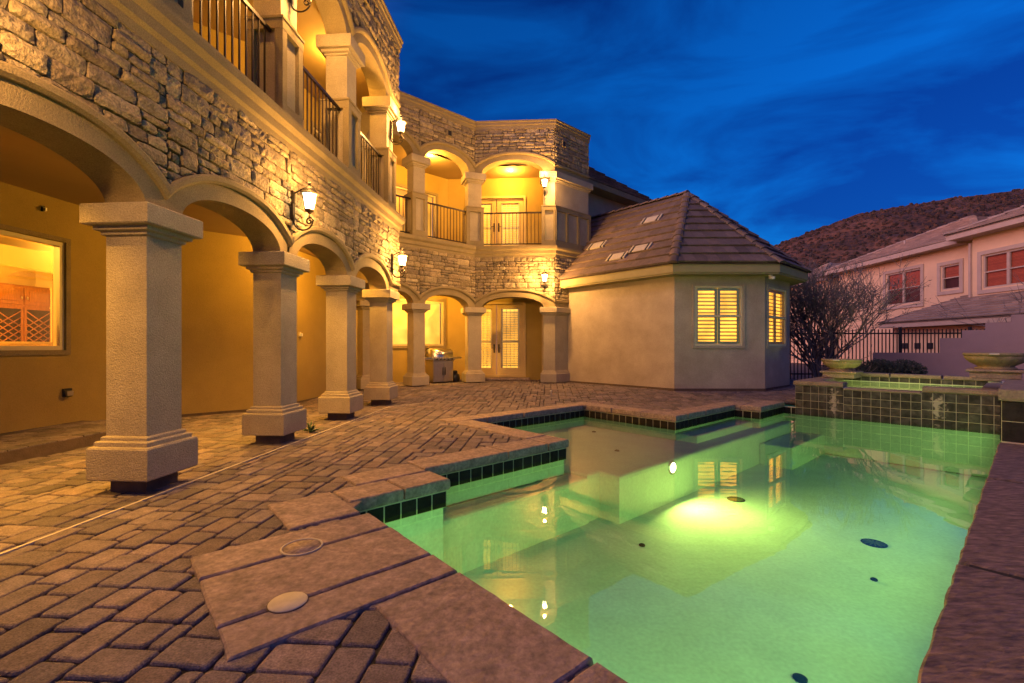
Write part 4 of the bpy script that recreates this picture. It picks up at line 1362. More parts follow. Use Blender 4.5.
# rear wing of the main house with its own hip roof
ra_ = Vector((2.3, 16.6)); rb_ = ra_+DP*5.2
rc_ = rb_+DQ*6; rd_ = ra_+DQ*6
m = MB(); m.prism([ra_, rb_, rc_, rd_], 0, 7.05); m.build('rear_wall', M['stucco'], house)
ro = MB(); ov = [ra_-DP*.5-DQ*.55, rb_+DP*.55-DQ*.55, rc_+DP*.55+DQ*.5, rd_-DP*.5+DQ*.5]
m = MB(); m.prism(ov, 7.04, 7.06)
m.prism(ov, 7.06, 7.24); m.build('rear_eave', M['trim'], house)
O3 = [Vector((p.x, p.y, 7.25)) for p in ov]
h_ = 2.7; Rk = [Vector(((ov[0]+ov[3])/2+DP*3.2).to_tuple()+(7.25+h_,)), Vector(((ov[1]+ov[2])/2-DP*3.2).to_tuple()+(7.25+h_,))]
tile_plane(ro, O3[0], O3[1], Rk[0], Rk[1], 10, seed=9); tile_plane(ro, O3[1], O3[2], Rk[1], Rk[1], 10, seed=10); tile_plane(ro, O3[3], O3[0], Rk[0], Rk[0], 10, seed=12)
tile_plane(ro, O3[2], O3[3], Rk[1], Rk[0], 10, seed=13)
ro.build('rear_roof', M['rooftile'], house)

# ================================================================== SPA
spc = PQ(12.6, 1.8)
spa = empty('raised_spa', (spc.x, spc.y, 0), 'raised spa with dark tiled walls and a lit spillway into the pool', 'spa')
def tiled_face(mb, gb, A, d, nn, L, z0, z1, cols, rows, gap=.010):
    w, h = L/cols, (z1-z0)/rows
    for i in range(cols):
        for j in range(rows):
            c = A+d*(w*(i+.5))+nn*.004; mb.box((c.x, c.y, z0+h*(j+.5)), (w-gap, .010, h-gap), d, .0015)
    a, b = A, A+d*L
    gb.add([(a.x, a.y, z0), (b.x, b.y, z0), (b.x, b.y, z1), (a.x, a.y, z1)], [(0, 1, 2, 3)])
def spa_tile_mat():
    m, t, b, N, L = nt('spa tile')
    b.inputs['Roughness'].default_value = .6; b.inputs['Specular IOR Level'].default_value = .25
    co = N.new('ShaderNodeTexCoord'); g = N.new('ShaderNodeNewGeometry')
    nz = N.new('ShaderNodeTexNoise'); nz.inputs['Scale'].default_value = 11; nz.inputs['Detail'].default_value = 8
    L.new(co.outputs['Object'], nz.inputs['Vector'])
    r = N.new('ShaderNodeValToRGB'); r.color_ramp.elements[0].color = (.015, .014, .012, 1); r.color_ramp.elements[1].color = (.10, .088, .075, 1)
    r.color_ramp.elements[0].position = .35; r.color_ramp.elements[1].position = .75
    L.new(nz.outputs['Fac'], r.inputs[0])
    mr = N.new('ShaderNodeMapRange'); mr.inputs['To Min'].default_value = .55; mr.inputs['To Max'].default_value = 1.3
    L.new(g.outputs['Random Per Island'], mr.inputs['Value'])
    mx = N.new('ShaderNodeVectorMath'); mx.operation = 'SCALE'; L.new(r.outputs[0], mx.inputs[0]); L.new(mr.outputs[0], mx.inputs['Scale'])
    # lime scale left by the bowl spouts, two run-down patches
    cur = mx.outputs[0]
    for (p_, q_), w_ in (((11.28, 2.72), .10), ((11.28, 1.12), .13)):
        c = PQ(p_, q_)
        mp = N.new('ShaderNodeMapping'); mp.vector_type = 'POINT'
        mp.inputs['Location'].default_value = (-(c.x-spc.x)/w_, -(c.y-spc.y)/w_, -.12/.36); mp.inputs['Scale'].default_value = (1/w_, 1/w_, 1/.36)
        L.new(co.outputs['Object'], mp.inputs[0])
        ln = N.new('ShaderNodeVectorMath'); ln.operation = 'LENGTH'; L.new(mp.outputs[0], ln.inputs[0])
        n2 = N.new('ShaderNodeTexNoise'); n2.inputs['Scale'].default_value = 16; n2.inputs['Detail'].default_value = 6; L.new(co.outputs['Object'], n2.inputs['Vector'])
        ma = N.new('ShaderNodeMath'); ma.operation = 'MULTIPLY_ADD'; ma.inputs[1].default_value = 3.0; L.new(n2.outputs['Fac'], ma.inputs[0])
        sub = N.new('ShaderNodeMath'); sub.operation = 'MULTIPLY'; sub.inputs[1].default_value = -1.1; L.new(ln.outputs['Value'], sub.inputs[0]); L.new(sub.outputs[0], ma.inputs[2])
        mr2 = N.new('ShaderNodeMapRange'); mr2.inputs['From Min'].default_value = .75; mr2.inputs['From Max'].default_value = 1.15; L.new(ma.outputs[0], mr2.inputs['Value'])
        mi = N.new('ShaderNodeMix'); mi.data_type = 'RGBA'; mi.inputs[7].default_value = (.34, .27, .23, 1)
        L.new(mr2.outputs[0], mi.inputs[0]); L.new(cur, mi.inputs[6]); cur = mi.outputs[2]
    L.new(cur, b.inputs['Base Color'])
    return m
M['spatile'] = spa_tile_mat()
tm, gm = MB(), MB()
tiled_face(tm, gm, PQ(11.3, 3.43), -DQ, -DP, .88, -.25, .405, 6, 4)
tiled_face(tm, gm, PQ(11.3, 2.55), -DQ, -DP, 1.20, -.25, .36, 8, 4)
tiled_face(tm, gm, PQ(11.3, 1.35), -DQ, -DP, 1.08, -.25, .405, 7, 4)
tm.build('wall_tiles', M['spatile'], spa); tm = MB()
tiled_face(tm, gm, PQ(13.72, .6), DQ, -DP, 2.5, .415, .53, 14, 1)
tm.build('wall_tiles', M['spatile'], spa); gm.build('tile_joint', M['tile_grout'], spa)
sb_ = MB()
pqbox(sb_, 11.303, 11.62, 2.55, 3.43, -1.0, .404); pqbox(sb_, 11.303, 11.62, 1.352, 2.548, -1.0, .365); pqbox(sb_, 11.303, 11.62, .27, 1.35, -1.0, .404)
pqbox(sb_, 11.622, 13.72, 3.12, 3.43, -.9, .404); pqbox(sb_, 13.723, 14.0, -.2, 3.43, -.9, .53); pqbox(sb_, 11.622, 13.72, -.2, .58, -.9, .404)
pqbox(sb_, 11.4, 13.9, .3, 3.3, -1.0, -.45)
sb_.build('basin', M['plaster'], spa)
def scap(p0, p1, q0, q1, z, th=.09): slab(p0, p1, q0, q1, z, th, 'coping_edge', 'coping_stone', spa)
scap(11.26, 11.66, 2.55, 3.47, .50); scap(11.66, 12.9, 3.08, 3.47, .50); scap(12.9, 14.02, 3.08, 3.47, .50)
scap(11.27, 11.64, 1.352, 2.548, .402, .04)
scap(11.26, 11.66, .28, 1.35, .50)
for a in (2.2, 1.3, .4): scap(13.66, 14.03, a-.0, a+.88, .61, .08)
scap(11.66, 13.66, -.2, .62, .50)
m = MB(); m.add([PQ3(*a) for a in ((11.58, .58, .408), (13.73, .58, .408), (13.73, 3.14, .408), (11.58, 3.14, .408))], [(0, 1, 2, 3)])
tag(up_sheet(m.build('spa_water', M['water'])), kind='structure')
plight(11.72, 1.95, .12, 11, (1, .95, .28), DP, .3, 150)
cc_ = PQ(13.72, 1.9)
e = pool_lamp(13.70, 1.85, .0, -DP, 'round lamp under water in the spa back wall')

# raised tiled wall on the right with its slate cap
rw = empty('raised_wall', PQ3(10, 0, 0), 'low dark tiled wall with stone cap at the right edge of the pool', 'wall')
tm, gm = MB(), MB()
tiled_face(tm, gm, PQ(8.68, .262), DP, DQ, 2.62, .02, .55, 10, 3)
tm.build('wall_tiles', M['tile'], rw); tm = MB()
tiled_face(tm, gm, PQ(8.68, -.62), DQ, -DP, .88, .02, .55, 3, 2)
tm.build('wall_tiles', M['tile'], rw); gm.build('tile_joint', M['tile_grout'], rw)
m = MB(); pqbox(m, 8.683, 11.3, -.62, .259, -.1, .548); m.build('core', M['tile_grout'], rw)
for a, b in ((8.62, 9.9), (9.9, 11.26)): slab(a, b, -.66, .30, .70, .145, 'coping_edge', 'cap_stone', rw)

# bowls
def bowl(p, q, z, R_, lab, ped=.16, w=.62):
    c = PQ(p, q); e = empty('stone_bowl', (c.x, c.y, z), lab, 'water bowl', 'cast stone water bowls on the spa')
    m = MB(); pr = [(.30, .0), (.31, .025), (.26, .05), (.27, .07), (.37, .13), (.44, .20), (.475, .275), (.485, .29), (.50, .295), (.50, .335), (.47, .345), (.45, .33), (.40, .26)]
    s = R_/.5
    m.lathe([(a*s, b*s) for a, b in pr[:7]], (c.x, c.y, z+ped), 48, True, 0, .035, 16); b_ = m.build('bowl', M['urn'], e)
    m = MB(); m.lathe([(a*s, b*s) for a, b in pr[6:]], (c.x, c.y, z+ped), 48, True); m.build('rim', M['urn'], b_)
    m = MB(); cc = PQ(p, q); m.box((c.x, c.y, z+ped*.35), (w, w, ped*.7), DP, .01); m.build('pedestal', M['coping_edge'], e)
    m = MB(); m.box((c.x, c.y, z+ped*.85), (w+.10, w+.10, ped*.3), DP, .015); m.build('pedestal_cap', M['coping_edge'], e)
    m = MB(); t = c-DP*R_*.97; m.box((t.x, t.y, z+ped+.32*s), (.16, .12, .035), DP, .008); m.build('spout', M['lidgrey'], e)
bowl(13.2, 3.02, .505, .41, 'round fluted stone water bowl on the back left spa corner')
bowl(11.75, .42, .69, .42, 'round fluted stone water bowl near the right edge, closer to the camera')
# third pedestal at the frame edge
c = PQ(11.0, -.45)
e = empty('pedestal', (c.x, c.y, .70), 'small stone pedestal block at the right edge of the view', 'pedestal')
m = MB(); m.box((c.x+.25, c.y-.2, .78), (.5, .5, .16), DP, .01); m.build('block', M['coping_edge'], e)
m = MB(); m.box((c.x+.25, c.y-.2, .92), (.58, .58, .12), DP, .02); m.build('block_cap', M['coping_edge'], e)

# ================================================================== GARDEN
def leafball(mb, c, r, n, size, seed, squash=1.0):
    rnd = random.Random(seed)
    for _ in range(n):
        a = Vector((rnd.gauss(0, 1), rnd.gauss(0, 1), rnd.gauss(0, 1))).normalized()
        rr = rnd.random()**.35
        lump = 1+.16*noise.noise(a*2.6+Vector((seed, 0, 0)))
        p = Vector((c[0]+a.x*r[0]*rr*lump, c[1]+a.y*r[1]*rr*lump, c[2]+a.z*r[2]*rr*lump))
        t = Vector((rnd.gauss(0, 1), rnd.gauss(0, 1), rnd.gauss(0, 1))).normalized(); s = t.orthogonal().normalized()
        l = size*rnd.uniform(.6, 1.3)
        mb.add([p-t*l, p+s*l*.45, p+t*l, p-s*l*.45], [(0, 1, 2, 3)])
def shrub(x, y, z, r, n, lab, seed):
    e = empty('shrub', (x, y, 0), lab, 'shrub')
    m = MB(); leafball(m, (x, y, z), r, n*2, .035, seed); m.build('foliage', M['leaf'], e)
    m = MB()
    rnd = random.Random(seed)
    for k in range(7): m.tube([(x+rnd.uniform(-.08, .08), y, -.03), (x+rnd.uniform(-r[0], r[0])*.6, y+rnd.uniform(-.2, .2), z)], [.018, .008], 5)
    m.build('stem', M['bark'], e)
shrub(10.75, 13.35, .52, (.62, .45, .36), 2600, 'low rounded dark shrub behind the spa, left half', 1)
shrub(11.65, 13.55, .50, (.62, .45, .35), 2600, 'low rounded dark shrub behind the spa, right half', 2)

def bare_tree(x, y, height, spread, seed, lab, trunks=7, leaves=True, lean=None, name='bare_tree', depth=5):
    rnd = random.Random(seed)
    e = empty(name, (x, y, -.03), lab, 'tree')
    tr, tw, lv = MB(), MB(), MB()
    cnt = [0]
    def grow(p, d, l, r, lev):
        if cnt[0] > 9000: return
        pts = [p]; q = p; dd = d
        k = 3
        for i in range(k):
            dd = (dd+Vector((rnd.gauss(0, .16), rnd.gauss(0, .16), rnd.gauss(.04, .12)))).normalized()
            q = q+dd*l/k; pts.append(q)
        cnt[0] += 1
        (tr if lev < 2 else tw).tube(pts, [r, r*.9, r*.8, r*.68], 5 if lev < 2 else 3, True, False)
        if lev >= depth:
            if leaves and rnd.random() < (.55 if q.x > x+.35 else .06):
                for _ in range(3):
                    pp = q+Vector((rnd.gauss(0, .04), rnd.gauss(0, .04), rnd.gauss(0, .04)))
                    t = Vector((rnd.gauss(0, 1), rnd.gauss(0, 1), rnd.gauss(0, 1))).normalized(); s = t.orthogonal().normalized(); a = .028
                    lv.add([pp-t*a, pp+s*a*.5, pp+t*a, pp-s*a*.5], [(0, 1, 2, 3)])
            return
        for _ in range(rnd.choice((2, 3, 3)) if lev else 3):
            nd = (dd+Vector((rnd.gauss(0, .42), rnd.gauss(0, .42), rnd.gauss(.10, .25)))).normalized()
            grow(pts[rnd.choice((2, 3, 3))], nd, l*rnd.uniform(.62, .84), max(r*.66, .006), lev+1)
    for k in range(trunks):
        a = 2*math.pi*k/trunks+rnd.random()
        d = Vector((math.cos(a)*spread, math.sin(a)*spread, 1)).normalized()
        if lean: d = (d+Vector(lean)).normalized()
        grow(Vector((x+math.cos(a)*.06, y+math.sin(a)*.06, -.03)), d, height*.30, .035, 0)
    tr.build('trunk', M['bark'], e); tw.build('crown', M['bark'], e)
    if leaves and lv.v: lv.build('leaves', M['dryleaf'], e)
bare_tree(9.95, 14.7, 4.3, .20, 21, 'leafless bushy multi-stemmed tree between the octagonal wing and the fence', 22)
bare_tree(18.7, 13.8, 5.4, .45, 5, 'bare tree at the right edge whose twigs reach into the sky', 3, False, (-.45, 0, 0), depth=5)

# fence
fa, fb = Vector((9.3, 16.7)), Vector((17.3, 16.0))
fd = (fb-fa).normalized(); FL = (fb-fa).length
fe = empty('iron_fence', (13.2, 16.3, 0), 'dark iron picket fence behind the bare tree and shrubs', 'fence')
m = MB()
for z in (1.72, .25):
    c = (fa+fb)/2; m.box((c.x, c.y, z), (FL, .04, .05), fd)
m.build('rail', M['black'], fe)
m = MB(); k = int(FL/.125)
for i in range(k+1):
    p = fa+fd*(FL*i/k); m.box((p.x, p.y, .92), (.026, .026, 1.9), fd)
m.build('pickets', M['black'], fe)
for s in (0, 2.3, 4.6, 6.9):
    m = MB(); p = fa+fd*s+Vector((0, -.03)); m.box((p.x, p.y, .95), (.075, .075, 2.0), fd); m.build('post', M['black'], fe)

# stepped garden wall
gw0 = Vector((13.2, 15.3)); gd = Vector((1, -1)).normalized()
gw = empty('garden_wall', (15, 13.5, 0), 'plain mauve stucco garden wall stepping up toward the right', 'wall')
m = MB()
st = [(-.6, .61, 1.04), (.61, .97, 1.52), (.97, 1.33, 1.76), (1.33, 1.71, 1.98), (1.71, 7, 2.2)]
r2_ = math.sqrt(2)
poly = [(st[0][0]*r2_, -.1)]
prof = []
for a, b, z in st: prof += [(a*r2_, z), (b*r2_, z)]
outl = [(st[0][0]*r2_, -.1)]+prof+[(7*r2_, -.1)]
gn = Vector((gd.y, -gd.x))
vs = []
for o_ in (0, -.2):
    for s, z in outl: p = gw0+gd*s+gn*o_; vs.append((p.x, p.y, z))
k = len(outl)
m.add(vs, [tuple(range(k)), tuple(range(2*k-1, k-1, -1))]+[(i, (i+1) % k, k+(i+1) % k, k+i) for i in range(k)])
m.build('wall', M['gardenwall'], gw)

# ================================================================== NEIGHBOUR
nb = empty('neighbour_house', (24, 25, 0), 'two storey pink stucco house next door with tiled roofs and red lit windows', 'house')
def zquad(mb, pts): mb.add(pts, [tuple(range(len(pts)))])
NA, NB_ = Vector((22.0, 30.6)), Vector((21.6, 20.9))
def nwin(s): return s
# facade faces -X : travel from far (+Y) to near (-Y) has its right side at -X
dN = (NB_-NA).normalized(); LN = (NB_-NA).length
def sN(Y): return (30.6-Y)/ (30.6-20.9)*LN
W = [(sN(26.5), sN(24.2), 3.62, 5.42), (sN(22.95), sN(22.0), 4.08, 5.28)]
wall_with_openings(NA, NB_, 0, 6.3, W, M['nstucco'], parent=nb)
NA2, NB2 = Vector((21.15, 20.9)), Vector((20.6, 9)); d2 = (NB2-NA2).normalized()
W2 = [(.5, 2.6, 3.85, 5.32)]
wall_with_openings(NA2, NB2, 0, 6.3, W2, M['nstucco'], parent=nb)
m = MB(); m.quad((21.15, 20.9, 0), (21.6, 20.9, 0), (21.6, 20.9, 6.3), (21.15, 20.9, 6.3)); m.quad((22, 30.6, 0), (32, 30.6, 0), (32, 30.6, 6.3), (22, 30.6, 6.3)); m.build('wall', M['nstucco'], nb)
M['nblind'] = mat('blind', (.46, .10, .035), .6, var=.15, island=.2)  # red sunset reflection put into the base colour of the blinds
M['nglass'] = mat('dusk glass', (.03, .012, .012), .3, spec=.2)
M['npane'] = glassy('neighbour glass', (.85, .8, .8), 1.14)
def nwindow(A, d, s0, s1, z0, z1, sashes, sunset_blind):
    nn = Vector((d.y, -d.x))
    m = MB(); frame_rect(m, A, d, nn, s0-.002, s1+.002, z0-.002, z1+.002, .06, .08, -.06)
    for k in range(1, sashes):
        s = s0+(s1-s0)*k/sashes; c = A+d*s+nn*-.06; m.box((c.x, c.y, (z0+z1)/2), (.12, .08, z1-z0-.13), d)
    for k in range(sashes):
        a_, b_ = s0+(s1-s0)*k/sashes+.06, s0+(s1-s0)*(k+1)/sashes-.06; c = A+d*((a_+b_)/2)+nn*-.061
        m.box((c.x, c.y, (z0+z1)/2-.02), (b_-a_, .06, .05), d)
    w = m.build('window', M['ntrim'], nb)
    pane(A, d, nn, s0+.05, s1-.05, z0+.05, z1-.05, -.08, 'npane', w)
    bl = MB(); k = int((z1-z0)*sunset_blind/.06)
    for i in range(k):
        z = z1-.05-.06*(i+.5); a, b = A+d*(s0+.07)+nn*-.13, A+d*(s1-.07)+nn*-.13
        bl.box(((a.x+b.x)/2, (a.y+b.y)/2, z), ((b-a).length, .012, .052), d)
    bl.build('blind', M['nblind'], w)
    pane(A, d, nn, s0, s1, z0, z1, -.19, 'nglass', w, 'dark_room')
    m = MB(); frame_rect(m, A, d, nn, s0-.22, s1+.22, z0-.24, z1+.2, .17, .06, .03); m.build('surround', M['ntrim'], w)
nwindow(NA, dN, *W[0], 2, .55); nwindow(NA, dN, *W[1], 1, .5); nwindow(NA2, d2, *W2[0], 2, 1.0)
# downspout
m = MB(); p = Vector((21.1, 20.95)); m.box((p.x, p.y, 4.7), (.09, .09, 2.6)); m.build('downspout', M['ntrim'], nb)
# main roofs
def hiproof(poly3, ridge, courses, seed, name):
    mb = MB(); n_ = len(poly3)
    A_, B_ = ridge
    tile_plane(mb, poly3[0], poly3[1], A_, A_, courses, .42, seed=seed)
    tile_plane(mb, poly3[1], poly3[2], A_, B_, courses, .42, seed=seed+1)
    tile_plane(mb, poly3[3], poly3[0], B_, A_, courses, .42, seed=seed+2)
    for pts in ((poly3[0], poly3[1], A_), (poly3[1], poly3[2], B_, A_), (poly3[3], poly3[0], A_, B_)):
        mb.add([Vector(p)-Vector((0, 0, .04)) for p in pts], [tuple(range(len(pts)))])
    hp = MB(); hip_caps(hp, poly3[0], A_, .16, .5); hip_caps(hp, poly3[1], A_, .16, .5)
    o = mb.build('roof', M['nroof'], nb); hp.build('hip_ridge', M['nroof'], o)
M['nroof'] = mat('neighbour roof', (.34, .245, .18), .85, var=.25, vscale=2, island=.16, hue=[(.29, .21, .16), (.38, .265, .19)], spec=.2)
zn = 6.38
P1 = [Vector((21.4, 31.2, zn)), Vector((21.0, 20.6, zn)), Vector((34, 20.6, zn)), Vector((34, 31.2, zn))]
hiproof(P1, (Vector((26.9, 26.6, 8.85)), Vector((34, 26.6, 8.85))), 14, 31, 'roof')
P2 = [Vector((20.45, 21.5, zn+.12)), Vector((19.95, 8, zn+.12)), Vector((34, 8, zn+.12)), Vector((34, 21.5, zn+.12))]
hiproof(P2, (Vector((26.6, 15.2, 9.2)), Vector((34, 15.2, 9.2))), 14, 35, 'roof')
m = MB(); m.prism([(21.4, 31.2), (21.02, 21.52), (22.2, 21.52), (22.2, 31.2)], 6.12, 6.36); m.prism([(20.5, 21.5), (20.0, 8), (21.5, 8), (21.5, 21.5)], 6.22, 6.48); m.build('eave', M['ntrim'], nb)
# far low hip roof of the same house
P3 = [Vector((21.2, 35.5, 6.0)), Vector((20.9, 31.0, 6.0)), Vector((27, 31.0, 6.0)), Vector((27, 35.5, 6.0))]
hiproof(P3, (Vector((23.2, 33.2, 7.3)), Vector((27, 33.2, 7.3))), 8, 41, 'roof')
m = MB(); m.prism([(21.5, 35.2), (21.4, 31.2), (27, 31.2), (27, 35.2)], 0, 5.95); m.build('wall', M['nstucco'], nb)
m = MB(); m.prism([(21.25, 35.45), (20.95, 31.05), (21.5, 31.05), (21.6, 35.45)], 5.75, 5.97); m.build('eave', M['ntrim'], nb)
# garage lean-to
gr = MB()
G = [Vector((18.45, 23.0, 2.42)), Vector((17.95, 9, 2.42)), Vector((21.6, 9, 3.72)), Vector((21.75, 21.6, 3.72))]
tile_plane(gr, G[0], G[1], G[3], G[2], 10, .42, seed=51)
gr.add([p-Vector((0, 0, .04)) for p in G], [(0, 1, 2, 3)]); gr.build('roof', M['nroof'], nb)
m = MB(); m.prism([(18.5, 22.95), (18.0, 9), (18.2, 9), (18.7, 22.95)], 2.16, 2.39); m.build('eave', M['ntrim'], nb)
m = MB(); m.prism([(19.0, 22.7), (18.6, 9), (21.4, 9), (21.5, 22.7)], 0, 2.30); m.build('garage_wall', M['nstucco'], nb)
for Y in (21.95, 21.25, 20.6):
    m = MB(); xg = 19.0-.0292*(22.7-Y); m.box((xg-.01, Y, 1.28), (.05, .30, .27)); m.build('wall_vent', M['black'], nb)

# roof pipe
m = MB(); m.lathe([(.05, 0), (.05, .35)], (23.3, 27.0, 7.2), 8); m.build('vent_pipe', M['ntrim'], nb)

# ================================================================== HILL
def hill():
    bm = bmesh.new()
    nu, nv = 150, 60
    prof = [(760, 256), (780, 243), (815, 229), (860, 213), (900, 206), (950, 198), (1024, 189), (1150, 176), (1300, 168), (1500, 175)]
    def ridge(u):
        for i in range(len(prof)-1):
            if prof[i][0] <= u <= prof[i+1][0]:
                t = (u-prof[i][0])/(prof[i+1][0]-prof[i][0]); return prof[i][1]*(1-t)+prof[i+1][1]*t
        return prof[0][1]+(prof[0][0]-u)*.5 if u < prof[0][0] else prof[-1][1]
    rows = []
    for j in range(nv+1):
        t = j/nv; Y = 95+t*145
        row = []
        for i in range(nu+1):
            u = 560+i*(1500-560)/nu
            hr = (346.5-ridge(u))/455*240+1.25
            X = (u-512)/455*240*(.55+.45*t)
            z = hr*(t**.85)
            z += (noise.noise((X*.03, Y*.03, 0))*7+noise.noise((X*.09, Y*.05, 4))*4.5)*t*(1-t)*2.0
            z += (noise.noise((X*.35, Y*.35, 9))*1.0)*min(1, t*3)
            row.append(bm.verts.new((X, Y, z-.3)))
        rows.append(row)
    for j in range(nv):
        for i in range(nu):
            bm.faces.new((rows[j][i], rows[j][i+1], rows[j+1][i+1], rows[j+1][i]))
    # back side
    back = [bm.verts.new((v.co.x*1.3, v.co.y+120, -2)) for v in rows[-1]]
    for i in range(nu): bm.faces.new((rows[-1][i], rows[-1][i+1], back[i+1], back[i]))
    me = D.meshes.new('hill'); bm.to_mesh(me); bm.free(); me.materials.append(M['hill'])
    o = D.objects.new('hill', me); COL.objects.link(o); tag(o, kind='structure')
    # scrub dotted over the slope
    rnd = random.Random(8); sc = MB()
    for _ in range(9000):
        i = rnd.randrange(40, nu-10); j = rnd.randrange(4, nv)
        a = rows_co[j][i] if False else None
        break
    return rows
def hill_scrub():
    o = D.objects['hill']; me = o.data; rnd = random.Random(9); sc = MB()
    polys = [p for p in me.polygons if p.center.x > 60 and p.center.y < 245]
    for _ in range(8000):
        p = rnd.choice(polys); vs = [me.vertices[k].co for k in p.vertices]
        a, b = rnd.random(), rnd.random()
        q = vs[0].lerp(vs[1], a).lerp(vs[3].lerp(vs[2], a), b)
        r = rnd.uniform(.35, 1.1)
        h = r*rnd.uniform(.7, 1.2)
        ang = rnd.random()*3
        ring = [Vector((q.x+r*math.cos(ang+k*1.2566)*rnd.uniform(.7, 1.2), q.y+r*math.sin(ang+k*1.2566)*rnd.uniform(.7, 1.2), q.z-.2)) for k in range(5)]
        mid_ = [Vector((q.x+(v.x-q.x)*.8, q.y+(v.y-q.y)*.8, q.z+h*.65)) for v in ring]
        tp = Vector((q.x, q.y, q.z+h))
        sc.add(ring+mid_+[tp], [(k, (k+1) % 5, 5+(k+1) % 5, 5+k) for k in range(5)]+[(5+k, 5+(k+1) % 5, 10) for k in range(5)])
    tag(sc.build('scrub', M['scrub']), 'dark dry scrub scattered over the hillside', 'scrub', None, 'stuff')
M['scrub'] = mat('scrub', (.03, .018, .010), .95, island=.5, hue=[(.06, .03, .015), (.025, .02, .010)])
hill(); hill_scrub()

# ================================================================== SKY, SUN, CAMERA
SUN_EL, SUN_AZ = 3.0, 248.0
W_ = D.worlds.new('World'); scene.world = W_; W_.use_nodes = True
N, L = W_.node_tree.nodes, W_.node_tree.links
bg = N['Background']
sky = N.new('ShaderNodeTexSky'); sky.sky_type = 'NISHITA'; sky.sun_disc = False
sky.sun_elevation = R(SUN_EL); sky.sun_rotation = R(SUN_AZ)
sky.air_density = 1.0; sky.dust_density = .6; sky.ozone_density = 4.0
co = N.new('ShaderNodeTexCoord')
mp = N.new('ShaderNodeMapping'); mp.inputs['Scale'].default_value = (1.3, 1.3, 4.2); mp.inputs['Rotation'].default_value = (0, R(18), R(20))
L.new(co.outputs['Generated'], mp.inputs[0])
nz = N.new('ShaderNodeTexNoise'); nz.inputs['Scale'].default_value = 1.7; nz.inputs['Detail'].default_value = 7; nz.inputs['Roughness'].default_value = .55
nz.inputs['Distortion'].default_value = .6
L.new(mp.outputs[0], nz.inputs['Vector'])
rr = N.new('ShaderNodeValToRGB'); rr.color_ramp.elements[0].position = .40; rr.color_ramp.elements[1].position = .62
rr.color_ramp.elements[0].color = (.75, .42, .58, 1); rr.color_ramp.elements[1].color = (.9, 1.2, 1.12, 1)
L.new(nz.outputs['Fac'], rr.inputs[0])
# afterglow: the dome warms towards the set sun, deep blue opposite
dt = N.new('ShaderNodeVectorMath'); dt.operation = 'DOT_PRODUCT'
L.new(co.outputs['Generated'], dt.inputs[0])
gv = Vector((math.sin(R(SUN_AZ))*.92, math.cos(R(SUN_AZ))*.92, .39))
dt.inputs[1].default_value = gv
gl = N.new('ShaderNodeValToRGB'); gl.color_ramp.interpolation = 'EASE'
e = gl.color_ramp.elements
e[0].position = .08; e[0].color = (.06, .76, 1.6, 1); e[1].position = .50; e[1].color = (3.6, 1.7, 2.3, 1)
k = e.new(.30); k.color = (1.45, 1.05, 2.1, 1)
L.new(dt.outputs['Value'], gl.inputs[0])
tint = N.new('ShaderNodeMix'); tint.data_type = 'RGBA'; tint.blend_type = 'MULTIPLY'; tint.inputs[0].default_value = 1
L.new(sky.outputs[0], tint.inputs[6]); L.new(gl.outputs[0], tint.inputs[7])
mul = N.new('ShaderNodeMix'); mul.data_type = 'RGBA'; mul.blend_type = 'MULTIPLY'; mul.inputs[0].default_value = 1
L.new(tint.outputs[2], mul.inputs[6]); L.new(rr.outputs[0], mul.inputs[7])
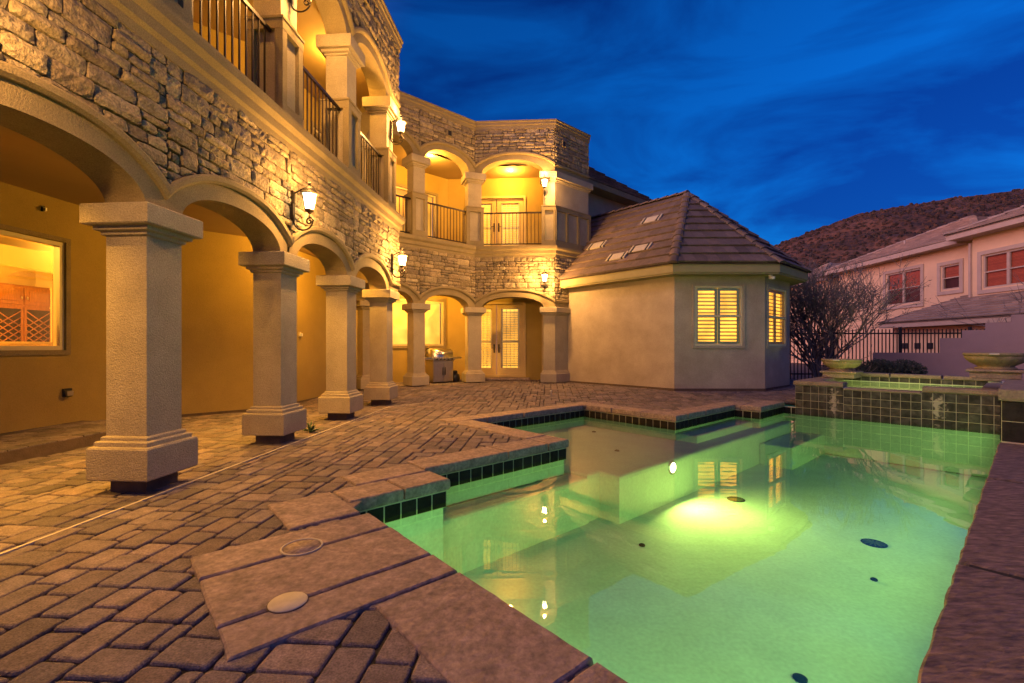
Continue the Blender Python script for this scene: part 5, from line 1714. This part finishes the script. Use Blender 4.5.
# red band low in the west
sx = N.new('ShaderNodeSeparateXYZ'); L.new(co.outputs['Generated'], sx.inputs[0])
hz = N.new('ShaderNodeMapRange'); hz.interpolation_type = 'SMOOTHSTEP'
hz.inputs['From Min'].default_value = .42; hz.inputs['From Max'].default_value = .04; hz.inputs['To Min'].default_value = 0; hz.inputs['To Max'].default_value = 1
L.new(sx.outputs['Z'], hz.inputs['Value'])
d2_ = N.new('ShaderNodeVectorMath'); d2_.operation = 'DOT_PRODUCT'; L.new(co.outputs['Generated'], d2_.inputs[0])
d2_.inputs[1].default_value = (math.sin(R(286)), math.cos(R(286)), 0)
wz = N.new('ShaderNodeMapRange'); wz.interpolation_type = 'SMOOTHSTEP'; wz.inputs['From Min'].default_value = .32; wz.inputs['From Max'].default_value = .85
L.new(d2_.outputs['Value'], wz.inputs['Value'])
mm = N.new('ShaderNodeMath'); mm.operation = 'MULTIPLY'; L.new(hz.outputs[0], mm.inputs[0]); L.new(wz.outputs[0], mm.inputs[1])
red = N.new('ShaderNodeVectorMath'); red.operation = 'SCALE'; red.inputs[0].default_value = (6.5, 1.0, .16); L.new(mm.outputs[0], red.inputs['Scale'])
addv = N.new('ShaderNodeVectorMath'); addv.operation = 'ADD'; L.new(mul.outputs[2], addv.inputs[0]); L.new(red.outputs[0], addv.inputs[1])
L.new(addv.outputs[0], bg.inputs['Color'])
bg.inputs['Strength'].default_value = .10

sl = D.lights.new('sun', 'SUN'); sl.energy = .85; sl.angle = R(50); sl.color = (1, .66, .70)
so = D.objects.new('sun', sl); COL.objects.link(so)
sd = Vector((math.sin(R(SUN_AZ))*math.cos(R(26)), math.cos(R(SUN_AZ))*math.cos(R(26)), math.sin(R(26))))
so.rotation_euler = sd.to_track_quat('Z', 'Y').to_euler()

cam = D.cameras.new('camera'); cam.sensor_width = 36; cam.lens = 455/1024*36; cam.clip_end = 2000; cam.clip_start = .05
cam.shift_y = 5/1024
co_ = D.objects.new('camera', cam); COL.objects.link(co_); co_.location = (0, 0, 1.25); co_.rotation_euler = (R(90), 0, 0)
scene.camera = co_
vs = scene.view_settings
scene.display_settings.display_device = 'sRGB'
vs.view_transform = 'Standard'; vs.look = 'None'; vs.exposure = 1.25; vs.gamma = 1; vs.use_curve_mapping = False
cy = scene.cycles
cy.use_denoising = True
try: cy.denoiser = 'OPENIMAGEDENOISE'
except Exception: pass
cy.max_bounces = 7; cy.diffuse_bounces = 3; cy.glossy_bounces = 3; cy.transparent_max_bounces = 8; cy.transmission_bounces = 3
cy.sample_clamp_indirect = 6; cy.caustics_reflective = False; cy.caustics_refractive = False
